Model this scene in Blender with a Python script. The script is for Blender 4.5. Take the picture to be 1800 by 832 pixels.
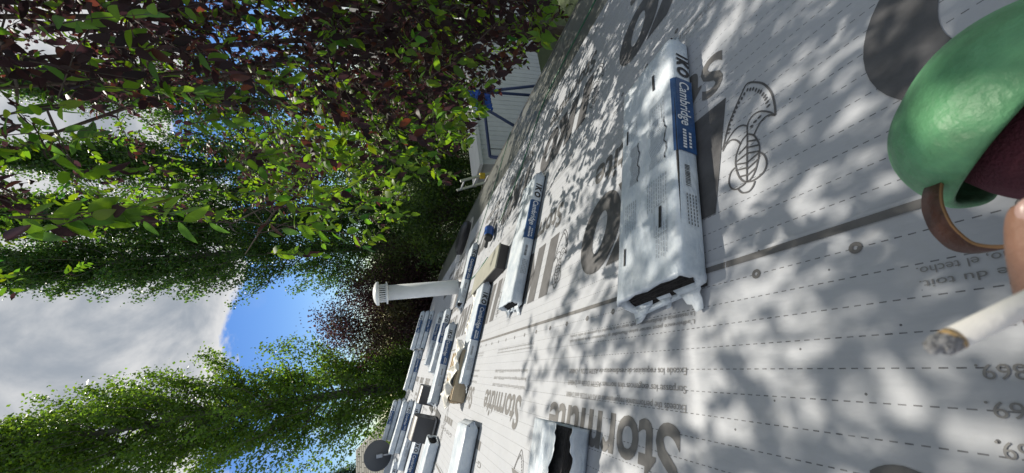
import bpy, math, random
import numpy as np
from mathutils import Matrix, Vector, noise as mnoise

for o in list(bpy.data.objects): bpy.data.objects.remove(o)
S = bpy.context.scene
COL = S.collection
R = math.radians
rng = np.random.default_rng(7)
random.seed(7)

# ------------------------------------------------------------------ camera
CM = np.array([[-0.2938407, 0.3185298, 0.9012194],
               [0.1384119, 0.9470837, -0.2896113],
               [-0.9457800, 0.0396399, -0.3223800]])      # columns: picture right, picture down, forward
CP = np.array([0.0, -0.27519, 0.75118])
cd = bpy.data.cameras.new('camera'); cam = bpy.data.objects.new('camera', cd); COL.objects.link(cam)
m4 = Matrix.Identity(4)
for r in range(3):
    m4[r][0] = CM[r, 0]; m4[r][1] = -CM[r, 1]; m4[r][2] = -CM[r, 2]; m4[r][3] = CP[r]
cam.matrix_world = m4
cd.sensor_fit = 'HORIZONTAL'; cd.sensor_width = 36; cd.lens = 668.1 / 1800 * 36
cd.clip_start = 0.01; cd.clip_end = 2000
cd.dof.use_dof = True; cd.dof.focus_distance = 2.2; cd.dof.aperture_fstop = 9
S.camera = cam

# ------------------------------------------------------------------ sky and sun
SUN_EL, SUN_AZ = 54.0, -25.0                               # azimuth from +x towards +y
W = bpy.data.worlds.new('World'); S.world = W; W.use_nodes = True
nt = W.node_tree; N = nt.nodes; Lk = nt.links
for n in list(N): N.remove(n)
wout = N.new('ShaderNodeOutputWorld')
sky = N.new('ShaderNodeTexSky'); sky.sky_type = 'NISHITA'; sky.sun_disc = False
sky.sun_elevation = R(SUN_EL); sky.sun_rotation = R(90 - SUN_AZ); sky.air_density = 1.0; sky.dust_density = 0.1; sky.ozone_density = 3.0
bgs = N.new('ShaderNodeBackground'); bgs.inputs['Strength'].default_value = 0.10
hs0 = N.new('ShaderNodeHueSaturation'); hs0.inputs['Hue'].default_value = 0.512; hs0.inputs['Saturation'].default_value = 1.28; hs0.inputs['Value'].default_value = 0.95
Lk.new(sky.outputs[0], hs0.inputs['Color']); Lk.new(hs0.outputs[0], bgs.inputs['Color'])
tc = N.new('ShaderNodeTexCoord'); sep = N.new('ShaderNodeSeparateXYZ'); Lk.new(tc.outputs['Generated'], sep.inputs[0])
def mth(op, a, b=None, c=None, tree=None):
    t = tree or nt
    n = t.nodes.new('ShaderNodeMath'); n.operation = op
    for i, v in enumerate((a, b, c)):
        if v is None: continue
        if isinstance(v, (int, float)): n.inputs[i].default_value = v
        else: t.links.new(v, n.inputs[i])
    return n.outputs[0]
zc = mth('ADD', mth('MAXIMUM', sep.outputs[2], 0.0), 0.16)
px = mth('DIVIDE', sep.outputs[0], zc); py = mth('DIVIDE', sep.outputs[1], zc)
cmb = N.new('ShaderNodeCombineXYZ'); Lk.new(px, cmb.inputs[0]); Lk.new(py, cmb.inputs[1]); cmb.inputs[2].default_value = 3.7
nz1 = N.new('ShaderNodeTexNoise'); nz1.inputs['Scale'].default_value = 0.55; nz1.inputs['Detail'].default_value = 9; nz1.inputs['Roughness'].default_value = 0.58
Lk.new(cmb.outputs[0], nz1.inputs['Vector'])
nz2 = N.new('ShaderNodeTexNoise'); nz2.inputs['Scale'].default_value = 5.0; nz2.inputs['Detail'].default_value = 6
Lk.new(tc.outputs['Generated'], nz2.inputs['Vector'])
# broad cumulus deck: thick above some 18 degrees, thin scraps lower down
def mapr(v, a, b, c=0., d=1., smooth=True):
    n = N.new('ShaderNodeMapRange'); n.interpolation_type = 'SMOOTHSTEP' if smooth else 'LINEAR'
    n.inputs[1].default_value = a; n.inputs[2].default_value = b; n.inputs[3].default_value = c; n.inputs[4].default_value = d
    Lk.new(v, n.inputs[0]); return n.outputs[0]
elev = mapr(sep.outputs[2], 0.20, 0.48, -0.13, 0.16, False)
dens = mth('ADD', mth('ADD', nz1.outputs[0], elev), mth('MULTIPLY', mth('SUBTRACT', nz2.outputs[0], 0.5), 0.16))
cov = mapr(dens, 0.485, 0.520)
nz3 = N.new('ShaderNodeTexNoise'); nz3.inputs['Scale'].default_value = 4.5; nz3.inputs['Detail'].default_value = 7; nz3.inputs['Roughness'].default_value = 0.55; nz3.inputs['Distortion'].default_value = 0.5
Lk.new(tc.outputs['Generated'], nz3.inputs['Vector'])
thick = mth('MULTIPLY', mapr(dens, 0.50, 0.60), mapr(nz3.outputs[0], 0.64, 0.42, 0.15, 1.0))
lowsc = mth('MULTIPLY', mapr(nz2.outputs[0], 0.56, 0.64), mapr(sep.outputs[2], 0.0, 0.30, 0.9, 0.0))
cov2 = mth('MAXIMUM', cov, lowsc)
cr = N.new('ShaderNodeMix'); cr.data_type = 'RGBA'
cr.inputs[6].default_value = (1.0, 1.0, 1.0, 1); cr.inputs[7].default_value = (0.42, 0.475, 0.55, 1)
Lk.new(mth('MULTIPLY', thick, 0.95), cr.inputs[0])
bgc = N.new('ShaderNodeBackground'); bgc.inputs['Strength'].default_value = 0.64
Lk.new(cr.outputs[2], bgc.inputs['Color'])
mxs = N.new('ShaderNodeMixShader'); Lk.new(cov2, mxs.inputs[0]); Lk.new(bgs.outputs[0], mxs.inputs[1]); Lk.new(bgc.outputs[0], mxs.inputs[2])
Lk.new(mxs.outputs[0], wout.inputs[0])

SD = np.array([math.cos(R(SUN_EL)) * math.cos(R(SUN_AZ)), math.cos(R(SUN_EL)) * math.sin(R(SUN_AZ)), math.sin(R(SUN_EL))])
sl = bpy.data.lights.new('sun', 'SUN'); sl.energy = 4.6; sl.angle = R(0.53); sl.color = (1.0, 0.925, 0.80)
so = bpy.data.objects.new('sun', sl); COL.objects.link(so)
so.rotation_euler = Vector(SD).to_track_quat('Z', 'Y').to_euler(); so.location = (10, -6, 18)
S.view_settings.view_transform = 'Standard'; S.view_settings.look = 'None'
S.view_settings.gamma = 1; S.view_settings.use_curve_mapping = False
S.view_settings.exposure = 0.31
S.render.engine = 'CYCLES'

# ------------------------------------------------------------------ material helpers
MATS = {}
def mat(name, col, rough=0.6, metal=0.0, bump=0.0, bscale=40, var=0.0, vscale=6, trans=0.0, spec=0.5, stretch=None, alpha=None):
    if name in MATS: return MATS[name]
    m = bpy.data.materials.new(name); m.use_nodes = True
    t = m.node_tree; b = t.nodes['Principled BSDF']
    b.inputs['Roughness'].default_value = rough; b.inputs['Metallic'].default_value = metal
    b.inputs['Specular IOR Level'].default_value = spec
    c4 = (*col, 1)
    b.inputs['Base Color'].default_value = c4
    tcn = t.nodes.new('ShaderNodeTexCoord'); vec = tcn.outputs['Object']
    if stretch:
        mp = t.nodes.new('ShaderNodeMapping'); mp.inputs['Scale'].default_value = stretch
        t.links.new(vec, mp.inputs[0]); vec = mp.outputs[0]
    if var > 0:
        n = t.nodes.new('ShaderNodeTexNoise'); n.inputs['Scale'].default_value = vscale; n.inputs['Detail'].default_value = 6; n.inputs['Roughness'].default_value = 0.65
        t.links.new(vec, n.inputs['Vector'])
        mx = t.nodes.new('ShaderNodeMix'); mx.data_type = 'RGBA'
        mx.inputs[6].default_value = tuple(v * (1 - var) for v in col) + (1,)
        mx.inputs[7].default_value = tuple(min(1, v * (1 + var)) for v in col) + (1,)
        r = t.nodes.new('ShaderNodeMapRange'); r.inputs[1].default_value = 0.3; r.inputs[2].default_value = 0.7
        t.links.new(n.outputs[0], r.inputs[0]); t.links.new(r.outputs[0], mx.inputs[0]); t.links.new(mx.outputs[2], b.inputs['Base Color'])
    if bump > 0:
        n = t.nodes.new('ShaderNodeTexNoise'); n.inputs['Scale'].default_value = bscale; n.inputs['Detail'].default_value = 5
        t.links.new(vec, n.inputs['Vector'])
        bp = t.nodes.new('ShaderNodeBump'); bp.inputs['Strength'].default_value = bump; bp.inputs['Distance'].default_value = 0.01
        t.links.new(n.outputs[0], bp.inputs['Height']); t.links.new(bp.outputs[0], b.inputs['Normal'])
    MATS[name] = m
    return m

def leaf_mat(name, trans=0.45, rough=0.45):
    m = bpy.data.materials.new(name); m.use_nodes = True
    t = m.node_tree; b = t.nodes['Principled BSDF']; out = t.nodes['Material Output']
    at = t.nodes.new('ShaderNodeAttribute'); at.attribute_name = 'tint'
    t.links.new(at.outputs['Color'], b.inputs['Base Color'])
    b.inputs['Roughness'].default_value = rough; b.inputs['Specular IOR Level'].default_value = 0.35
    tr = t.nodes.new('ShaderNodeBsdfTranslucent')
    hs = t.nodes.new('ShaderNodeHueSaturation'); hs.inputs['Hue'].default_value = 0.485; hs.inputs['Saturation'].default_value = 1.15; hs.inputs['Value'].default_value = 2.7
    t.links.new(at.outputs['Color'], hs.inputs['Color']); t.links.new(hs.outputs[0], tr.inputs['Color'])
    mx = t.nodes.new('ShaderNodeMixShader'); mx.inputs[0].default_value = trans
    t.links.new(b.outputs[0], mx.inputs[1]); t.links.new(tr.outputs[0], mx.inputs[2]); t.links.new(mx.outputs[0], out.inputs[0])
    MATS[name] = m
    return m

# ------------------------------------------------------------------ mesh helpers
class MB:
    def __init__(s): s.v = []; s.f = []; s.mi = []
    def add(s, vs, fs, mi=0):
        o = len(s.v); s.v += [tuple(p) for p in vs]; s.f += [tuple(i + o for i in f) for f in fs]; s.mi += [mi] * len(fs); return s
    def box(s, lo, hi, mi=0, M=None):
        x0, y0, z0 = lo; x1, y1, z1 = hi
        vs = [(x0,y0,z0),(x1,y0,z0),(x1,y1,z0),(x0,y1,z0),(x0,y0,z1),(x1,y0,z1),(x1,y1,z1),(x0,y1,z1)]
        if M is not None: vs = [tuple(M @ Vector(p)) for p in vs]
        return s.add(vs, [(0,3,2,1),(4,5,6,7),(0,1,5,4),(1,2,6,5),(2,3,7,6),(3,0,4,7)], mi)
    def tube(s, pts, rad, n=8, cap=True, mi=0):
        pts = [Vector(p) for p in pts]
        if isinstance(rad, (int, float)): rad = [rad] * len(pts)
        rings = []; pu = None
        for i, p in enumerate(pts):
            d = (pts[min(i+1, len(pts)-1)] - pts[max(i-1, 0)]).normalized()
            if pu is None:
                u = d.orthogonal().normalized()
            else:
                u = (pu - d * pu.dot(d)); u = u.normalized() if u.length > 1e-6 else d.orthogonal().normalized()
            pu = u; w = d.cross(u)
            rings.append([p + (u * math.cos(2*math.pi*k/n) + w * math.sin(2*math.pi*k/n)) * rad[i] for k in range(n)])
        vs = [q for r in rings for q in r]; fs = []
        for i in range(len(pts) - 1):
            for k in range(n):
                fs.append((i*n+k, i*n+(k+1) % n, (i+1)*n+(k+1) % n, (i+1)*n+k))
        if cap:
            fs.append(tuple(range(n-1, -1, -1))); fs.append(tuple((len(pts)-1)*n + k for k in range(n)))
        return s.add(vs, fs, mi)
    def lathe(s, prof, n=32, M=None, mi=0):
        vs = []; fs = []
        for (r, z) in prof:
            for k in range(n):
                a = 2*math.pi*k/n; p = Vector((r*math.cos(a), r*math.sin(a), z)); vs.append(tuple(M @ p) if M is not None else tuple(p))
        for i in range(len(prof) - 1):
            for k in range(n): fs.append((i*n+k, i*n+(k+1) % n, (i+1)*n+(k+1) % n, (i+1)*n+k))
        return s.add(vs, fs, mi)
    def build(s, name, m, parent=None, smooth=False, bevel=0):
        me = bpy.data.meshes.new(name); me.from_pydata(s.v, [], s.f); me.validate(); me.update()
        for x in (m if isinstance(m, (list, tuple)) else [m]): me.materials.append(x)
        if isinstance(m, (list, tuple)) and len(me.polygons) == len(s.mi): me.polygons.foreach_set('material_index', s.mi)
        if smooth: me.polygons.foreach_set('use_smooth', [True] * len(me.polygons))
        o = link(name, me, parent)
        if bevel:
            b = o.modifiers.new('bevel', 'BEVEL'); b.width = bevel; b.segments = 2; b.limit_method = 'ANGLE'
        return o
def link(name, me, parent=None):
    o = bpy.data.objects.new(name, me); COL.objects.link(o)
    if parent is not None: o.parent = parent
    return o
def tag(o, label, cat, group=None):
    o['label'] = label; o['category'] = cat
    if group: o['group'] = group
    return o
def thing(name, label, cat, M=None, group=None):
    o = bpy.data.objects.new(name, None); COL.objects.link(o); o.empty_display_size = 0.1
    if M is not None: o.matrix_world = M
    return tag(o, label, cat, group)

TH = R(20.12)
RX = Matrix.Rotation(TH, 4, 'X')
def RM(a, b, o=0.0, rz=0.0): return RX @ Matrix.Translation((a, b, o)) @ Matrix.Rotation(R(rz), 4, 'Z')
def rw(a, b, o=0.0): return np.array([a, b*math.cos(TH) - o*math.sin(TH), b*math.sin(TH) + o*math.cos(TH)])

_tx = {}
def text_mesh(s, bold=0.0, shear=0.0):
    """flat mesh of a word, lower left at origin; returns verts array (unit em), faces, extents"""
    k = (s, bold, shear)
    if k in _tx: return _tx[k]
    c = bpy.data.curves.new('t', 'FONT'); c.body = s; c.size = 1; c.offset = bold; c.shear = shear; c.resolution_u = 4; c.fill_mode = 'FRONT'
    o = bpy.data.objects.new('t', c); COL.objects.link(o)
    dg = bpy.context.evaluated_depsgraph_get(); dg.update()
    me = bpy.data.meshes.new_from_object(o.evaluated_get(dg))
    v = np.array([tuple(p.co) for p in me.vertices]); f = [tuple(p.vertices) for p in me.polygons]
    bpy.data.objects.remove(o); bpy.data.curves.remove(c); bpy.data.meshes.remove(me)
    x0, x1 = v[:, 0].min(), v[:, 0].max()
    v[:, 0] -= x0
    _tx[k] = (v, f, x1 - x0, v[:, 1].max())
    return _tx[k]
def put_text(mb, s, a, b, length, height, o, bold=0.0, shear=0.0, flip=False, fn=None, mi=0):
    v, f, ln, ht = text_mesh(s, bold, shear)
    X = a + v[:, 0] / ln * length; Y = b + v[:, 1] / ht * height
    vs = [(x, y, o) for x, y in zip(X, Y)] if fn is None else [fn(x, y) for x, y in zip(X, Y)]
    mb.add(vs, f, mi)

# ================================================================== STRUCTURE
ground_m = mat('ground_grass', (0.055, 0.075, 0.03), 0.9, bump=0.6, bscale=8, var=0.5, vscale=0.8)
g = MB(); n = 40; ext = 400
vs = [(-ext + 2*ext*i/n, -ext + 2*ext*j/n, -4.3) for j in range(n+1) for i in range(n+1)]
g.add(vs, [(j*(n+1)+i, j*(n+1)+i+1, (j+1)*(n+1)+i+1, (j+1)*(n+1)+i) for j in range(n) for i in range(n)])
go = g.build('ground', ground_m); go['kind'] = 'structure'

# ---- underlayment material: grey synthetic felt with printed dashed guide lines
def felt_material():
    m = bpy.data.materials.new('underlayment_felt'); m.use_nodes = True; t = m.node_tree; b = t.nodes['Principled BSDF']
    tcn = t.nodes.new('ShaderNodeTexCoord'); sp = t.nodes.new('ShaderNodeSeparateXYZ'); t.links.new(tcn.outputs['Object'], sp.inputs[0])
    M_ = lambda op, a, b_=None, c=None: mth(op, a, b_, c, t)
    x, y = sp.outputs[0], sp.outputs[1]
    fy = M_('FRACT', M_('DIVIDE', y, 0.0572))
    ly = M_('LESS_THAN', fy, 0.042)
    fx = M_('FRACT', M_('DIVIDE', x, 0.0205)); lx = M_('LESS_THAN', fx, 0.56)
    n3 = t.nodes.new('ShaderNodeTexNoise'); n3.inputs['Scale'].default_value = 60
    t.links.new(tcn.outputs['Object'], n3.inputs['Vector'])
    dash = M_('MULTIPLY', M_('MULTIPLY', ly, lx), M_('MULTIPLY_ADD', n3.outputs[0], 0.8, 0.35))
    n1 = t.nodes.new('ShaderNodeTexNoise'); n1.inputs['Scale'].default_value = 3.0; n1.inputs['Detail'].default_value = 8; n1.inputs['Roughness'].default_value = 0.7
    t.links.new(tcn.outputs['Object'], n1.inputs['Vector'])
    base = t.nodes.new('ShaderNodeMix'); base.data_type = 'RGBA'
    base.inputs[6].default_value = (0.343, 0.362, 0.398, 1); base.inputs[7].default_value = (0.43, 0.447, 0.48, 1)
    t.links.new(n1.outputs[0], base.inputs[0])
    # scattered specks of grit
    vo = t.nodes.new('ShaderNodeTexVoronoi'); vo.inputs['Scale'].default_value = 16; t.links.new(tcn.outputs['Object'], vo.inputs['Vector'])
    n2 = t.nodes.new('ShaderNodeTexNoise'); n2.inputs['Scale'].default_value = 2.1; t.links.new(tcn.outputs['Object'], n2.inputs['Vector'])
    speck = M_('MULTIPLY', M_('LESS_THAN', vo.outputs['Distance'], 0.045), M_('GREATER_THAN', n2.outputs[0], 0.52))
    # dusty scuffs
    n4 = t.nodes.new('ShaderNodeTexNoise'); n4.inputs['Scale'].default_value = 9; n4.inputs['Detail'].default_value = 10; n4.inputs['Roughness'].default_value = 0.75; n4.inputs['Distortion'].default_value = 0.6
    t.links.new(tcn.outputs['Object'], n4.inputs['Vector'])
    sc = t.nodes.new('ShaderNodeMapRange'); sc.inputs[1].default_value = 0.52; sc.inputs[2].default_value = 0.8; sc.inputs[4].default_value = 0.35; t.links.new(n4.outputs[0], sc.inputs[0])
    scm = t.nodes.new('ShaderNodeMix'); scm.data_type = 'RGBA'; t.links.new(sc.outputs[0], scm.inputs[0]); t.links.new(base.outputs[2], scm.inputs[6]); scm.inputs[7].default_value = (0.30, 0.295, 0.28, 1)
    ink = M_('MAXIMUM', M_('MULTIPLY', dash, 1.0), M_('MULTIPLY', speck, 0.85))
    mx = t.nodes.new('ShaderNodeMix'); mx.data_type = 'RGBA'; t.links.new(ink, mx.inputs[0]); t.links.new(scm.outputs[2], mx.inputs[6]); mx.inputs[7].default_value = (0.05, 0.05, 0.055, 1)
    t.links.new(mx.outputs[2], b.inputs['Base Color'])
    b.inputs['Roughness'].default_value = 0.55; b.inputs['Specular IOR Level'].default_value = 0.35
    # long soft creases plus weave
    mp = t.nodes.new('ShaderNodeMapping'); mp.inputs['Scale'].default_value = (1.2, 4, 1); t.links.new(tcn.outputs['Object'], mp.inputs[0])
    w = t.nodes.new('ShaderNodeTexNoise'); w.inputs['Scale'].default_value = 2.2; w.inputs['Detail'].default_value = 4; t.links.new(mp.outputs[0], w.inputs['Vector'])
    fw = t.nodes.new('ShaderNodeTexNoise'); fw.inputs['Scale'].default_value = 220; t.links.new(tcn.outputs['Object'], fw.inputs['Vector'])
    h = M_('ADD', M_('MULTIPLY', w.outputs[0], 1.0), M_('MULTIPLY', fw.outputs[0], 0.012))
    bp = t.nodes.new('ShaderNodeBump'); bp.inputs['Strength'].default_value = 0.32; bp.inputs['Distance'].default_value = 0.03
    t.links.new(h, bp.inputs['Height']); t.links.new(bp.outputs[0], b.inputs['Normal'])
    return m
FELT = felt_material()
INK = mat('print_ink', (0.075, 0.075, 0.08), 0.6, var=0.25, vscale=14)
INKL = mat('print_ink_fine', (0.19, 0.188, 0.188), 0.6, var=0.2, vscale=14)
INKG = mat('print_ink_grey', (0.115, 0.113, 0.113), 0.6, var=0.2, vscale=14)
ICE = mat('eave_membrane_film', (0.125, 0.13, 0.12), 0.40, bump=0.3, bscale=3, var=0.2, vscale=2)
DARKM = mat('dark_edge_metal', (0.045, 0.045, 0.05), 0.4, metal=0.3)
TRIM = mat('pale_edge_metal', (0.55, 0.57, 0.6), 0.35, metal=0.6)
SIDING = mat('house_siding', (0.5, 0.5, 0.47), 0.7)

EAVE, RIDGE, A0, A1 = -4.12, 4.6, -5.0, 14.45
SEAMS = [-3.02, -1.75, -0.47, 0.81, 2.09, 3.37]
house = thing('house', 'house whose sloping roof is covered in grey printed underlayment', 'house', RX.copy())
# deck and body below
d = MB(); d.box((A0, EAVE, -0.06), (A1, RIDGE, -0.004)); d.build('roof_deck', mat('deck_board', (0.35, 0.26, 0.16), 0.8, var=0.3), house)
inv = RX.inverted()
def hw(p): return tuple(inv @ Vector(p))          # world -> roof frame
ye, ze = EAVE*math.cos(TH), EAVE*math.sin(TH); yr, zr = RIDGE*math.cos(TH), RIDGE*math.sin(TH)
d = MB()
vs = [(A0+.4, ye+.5, -4.3), (A1-.35, ye+.5, -4.3), (A1-.35, yr*2-ye-.5, -4.3), (A0+.4, yr*2-ye-.5, -4.3),
      (A0+.4, ye+.5, ze+.02), (A1-.35, ye+.5, ze+.02), (A1-.35, yr*2-ye-.5, ze+.02), (A0+.4, yr*2-ye-.5, ze+.02),
      (A0+.4, yr, zr-.12), (A1-.35, yr, zr-.12)]
d.add([hw(p) for p in vs], [(0,1,5,4), (1,2,6,9,5), (2,3,7,6), (3,0,4,8,7)]); d.build('wall', SIDING, house)
d = MB(); vs = [(A0, yr, zr), (A1, yr, zr), (A1, 2*yr-ye, ze), (A0, 2*yr-ye, ze), (A0, yr, zr-.06), (A1, yr, zr-.06), (A1, 2*yr-ye, ze-.06), (A0, 2*yr-ye, ze-.06)]
d.add([hw(p) for p in vs], [(0,1,2,3), (4,7,6,5), (0,4,5,1), (1,5,6,2), (2,6,7,3), (3,7,4,0)]); d.build('rear_roof_slope', FELT, house)
# eave membrane
e = MB(); e.box((A0, EAVE - .01, -.003), (A1, SEAMS[0] + .08, .001)); e.build('eave_membrane', ICE, house)
# drip edge, gutter, rake trim
e = MB(); e.box((A0, EAVE - .035, -.05), (A1, EAVE + .05, .004)); e.build('drip_edge', mat('drip_metal', (0.09, 0.09, 0.085), 0.4, metal=0.5), house)
e = MB()
prof = [(-.16, -.03), (-.155, -.03), (-.15, -.12), (-.05, -.13), (-.045, -.05), (-.04, -.05), (-.04, -.14), (-.158, -.13)]
vs = [(x, EAVE + p[0], p[1]) for x in (A0, A1) for p in prof]; k = len(prof)
e.add(vs, [(i, (i+1) % k, k+(i+1) % k, k+i) for i in range(k)] + [tuple(range(k-1, -1, -1)), tuple(range(k, 2*k))]); e.build('gutter', mat('gutter_paint', (0.10, 0.085, 0.075), 0.45), house)
e = MB(); e.box((A1 - .10, EAVE, .0055), (A1 + .02, RIDGE, .010)); e.box((A1, EAVE, -.16), (A1 + .02, RIDGE, .0055)); e.build('rake_trim', TRIM, house)

strips = []
for i, s0 in enumerate(SEAMS):
    s1 = min(s0 + 1.28 + .10, RIDGE)
    mb = MB(); nx = 120
    for j in range(nx + 1):
        x = A0 + (A1 - .06 - A0) * j / nx
        wob = 0.006 * math.sin(x * 2.1 + i) + 0.004 * math.sin(x * 5.3 + 2 * i)
        lift = 0.0015 * (1 + math.sin(x * 3.7 + i * 2))
        mb.v += [(x, s0 + wob, .0012), (x, s0 + wob, .0052 + lift), (x, s0 + .10, .0047), (x, s1, .0014)]
    for j in range(nx):
        for q in range(3): mb.f.append((4*j+q, 4*j+4+q, 4*j+5+q, 4*j+1+q)); mb.mi.append(0)
    so_ = mb.build('underlayment_strip', FELT, house); strips.append(so_)

# ---- printing on the strips (period P along the roll)
P = 1.37
def oz(s0, b): return .0047 + (.0014 - .0047) * (b - s0 - .1) / 1.28 + .0016
BS = [ [(0.089, 0.003), (0.078, -0.029), (0.06, -0.082), (0.033, -0.128), (0.006, -0.167), (-0.014, -0.186), (-0.047, -0.161), (-0.072, -0.128), (-0.09, -0.08), (-0.096, -0.03), (-0.095, 0.005)],
 [(-0.095, 0.005), (-0.08, -0.018), (-0.056, -0.041), (-0.035, -0.049), (-0.017, -0.043), (-0.006, -0.024), (-0.004, 0.009)],
 [(-0.095, 0.005), (-0.075, -0.011), (-0.054, -0.009), (-0.04, 0.004), (-0.026, 0.024)],
 [(0.079, -0.01), (0.052, -0.034), (0.03, -0.043), (0.012, -0.039), (-0.004, -0.025)],
 [(0.089, 0.01), (0.069, -0.01), (0.05, -0.01), (0.032, 0.006), (0.02, 0.028)],
 [(-0.005, 0.006), (-0.025, 0.025), (-0.038, 0.056), (-0.041, 0.081), (-0.033, 0.12), (-0.017, 0.156), (0.006, 0.168), (0.029, 0.141), (0.041, 0.094), (0.037, 0.055), (0.017, 0.019), (-0.005, 0.006)],
 [(-0.004, 0.009), (0.006, 0.168)],
 [(-0.04, 0.094), (-0.054, 0.114), (-0.059, 0.142), (-0.05, 0.163), (-0.032, 0.172), (-0.011, 0.174), (0.006, 0.168)],
 [(0.044, 0.098), (0.06, 0.107), (0.067, 0.133), (0.061, 0.158), (0.044, 0.174), (0.021, 0.173), (0.01, 0.168)],
 [(0.036, 0.177), (0.022, 0.196), (0.001, 0.202), (-0.013, 0.193), (-0.02, 0.179)],
 [(-0.003, 0.032), (-0.032, 0.046)],
 [(-0.002, 0.053), (-0.038, 0.068)],
 [(-0.001, 0.073), (-0.04, 0.09)],
 [(0.003, 0.105), (-0.039, 0.094)],
 [(0.004, 0.127), (-0.033, 0.115)],
 [(0.005, 0.149), (-0.025, 0.138)],
 [(-0.003, 0.044), (0.03, 0.059)],
 [(-0.001, 0.073), (0.04, 0.08)],
 [(0.004, 0.104), (0.04, 0.089)],
 [(0.005, 0.121), (0.039, 0.11)],
 [(0.006, 0.145), (0.03, 0.138)] ]
BD = [(0.065, -0.046), (0.06, -0.058), (0.059, -0.075), (0.05, -0.088), (0.045, -0.1), (0.037, -0.111), (0.029, -0.123), (0.02, -0.135), (0.009, -0.144), (-0.001, -0.154), (-0.013, -0.161), (-0.023, -0.154), (-0.033, -0.147), (-0.042, -0.135), (-0.05, -0.123), (-0.057, -0.113), (-0.063, -0.099), (-0.068, -0.087), (-0.071, -0.075), (-0.074, -0.06), (-0.077, -0.044), (-0.02, -0.012), (-0.032, -0.021), (-0.047, -0.026)]

def smooth_line(pts, n=5):
    if len(pts) < 3: return pts
    o_ = []
    for i in range(len(pts) - 1):
        p0, p1, p2, p3 = pts[max(i-1, 0)], pts[i], pts[i+1], pts[min(i+2, len(pts)-1)]
        for k in range(n):
            t = k/n; o_.append(tuple(.5*(2*p1[q] + (p2[q]-p0[q])*t + (2*p0[q]-5*p1[q]+4*p2[q]-p3[q])*t*t + (-p0[q]+3*p1[q]-3*p2[q]+p3[q])*t**3) for q in (0, 1)))
    return o_ + [pts[-1]]
def bee(mb, a, b, s0):
    """outline emblem: fan with a dotted rim above a veined oval with rounded lobes"""
    o = oz(s0, b)
    def stroke(pts, w):
        n = len(pts); L = []; Rr = []
        for i in range(n):
            p0 = pts[max(i-1, 0)]; p1 = pts[min(i+1, n-1)]; dx, dy = p1[0]-p0[0], p1[1]-p0[1]; l = math.hypot(dx, dy) or 1
            nx_, ny_ = -dy/l*w/2, dx/l*w/2
            L.append((a+pts[i][0]+nx_, b+pts[i][1]+ny_, o)); Rr.append((a+pts[i][0]-nx_, b+pts[i][1]-ny_, o))
        mb.add(L + Rr, [(i, n+i, n+i+1, i+1) for i in range(n - 1)])
    for k, pts in enumerate(BS): stroke(smooth_line(pts), .0062 if k == 0 else .0050)
    for (x, y) in BD:
        an = math.atan2(y + .02, x) ; vs = []
        for k in range(8):
            u = 2*math.pi*k/8; p, q = .0068*math.cos(u), .0042*math.sin(u)
            vs.append((a+x+p*math.cos(an)-q*math.sin(an), b+y+p*math.sin(an)+q*math.cos(an), o))
        mb.add(vs, [tuple(range(8))])

def big_iko(mb, a, b, s0):
    o = oz(s0, b + .2); h = .42
    def poly(pts): mb.add([(a+x, b+y*h, o) for x, y in pts], [tuple(range(len(pts)))])
    poly([(0, 0), (.15, 0), (.20, 1), (.05, 1)])                       # I
    poly([(.24, 0), (.38, 0), (.43, 1), (.29, 1)])                      # K stem
    poly([(.375, .42), (.40, .60), (.53, 1), (.70, 1), (.55, .52)])
    poly([(.395, .46), (.50, .62), (.66, 0), (.48, 0)])
    cx, cy = .80, .5; nn = 40; vs = []
    for k in range(nn):
        t = 2*math.pi*k/nn; vs.append((a+cx+.19*math.cos(t)+.02*math.sin(t), b+(cy+.52*math.sin(t))*h, o+.0004))
    for k in range(nn):
        t = 2*math.pi*k/nn; vs.append((a+cx+.062*math.cos(t)+.02*math.sin(t), b+(cy+.27*math.sin(t))*h, o+.0004))
    mb.add(vs, [(k, (k+1) % nn, nn+(k+1) % nn, nn+k) for k in range(nn)])

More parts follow.
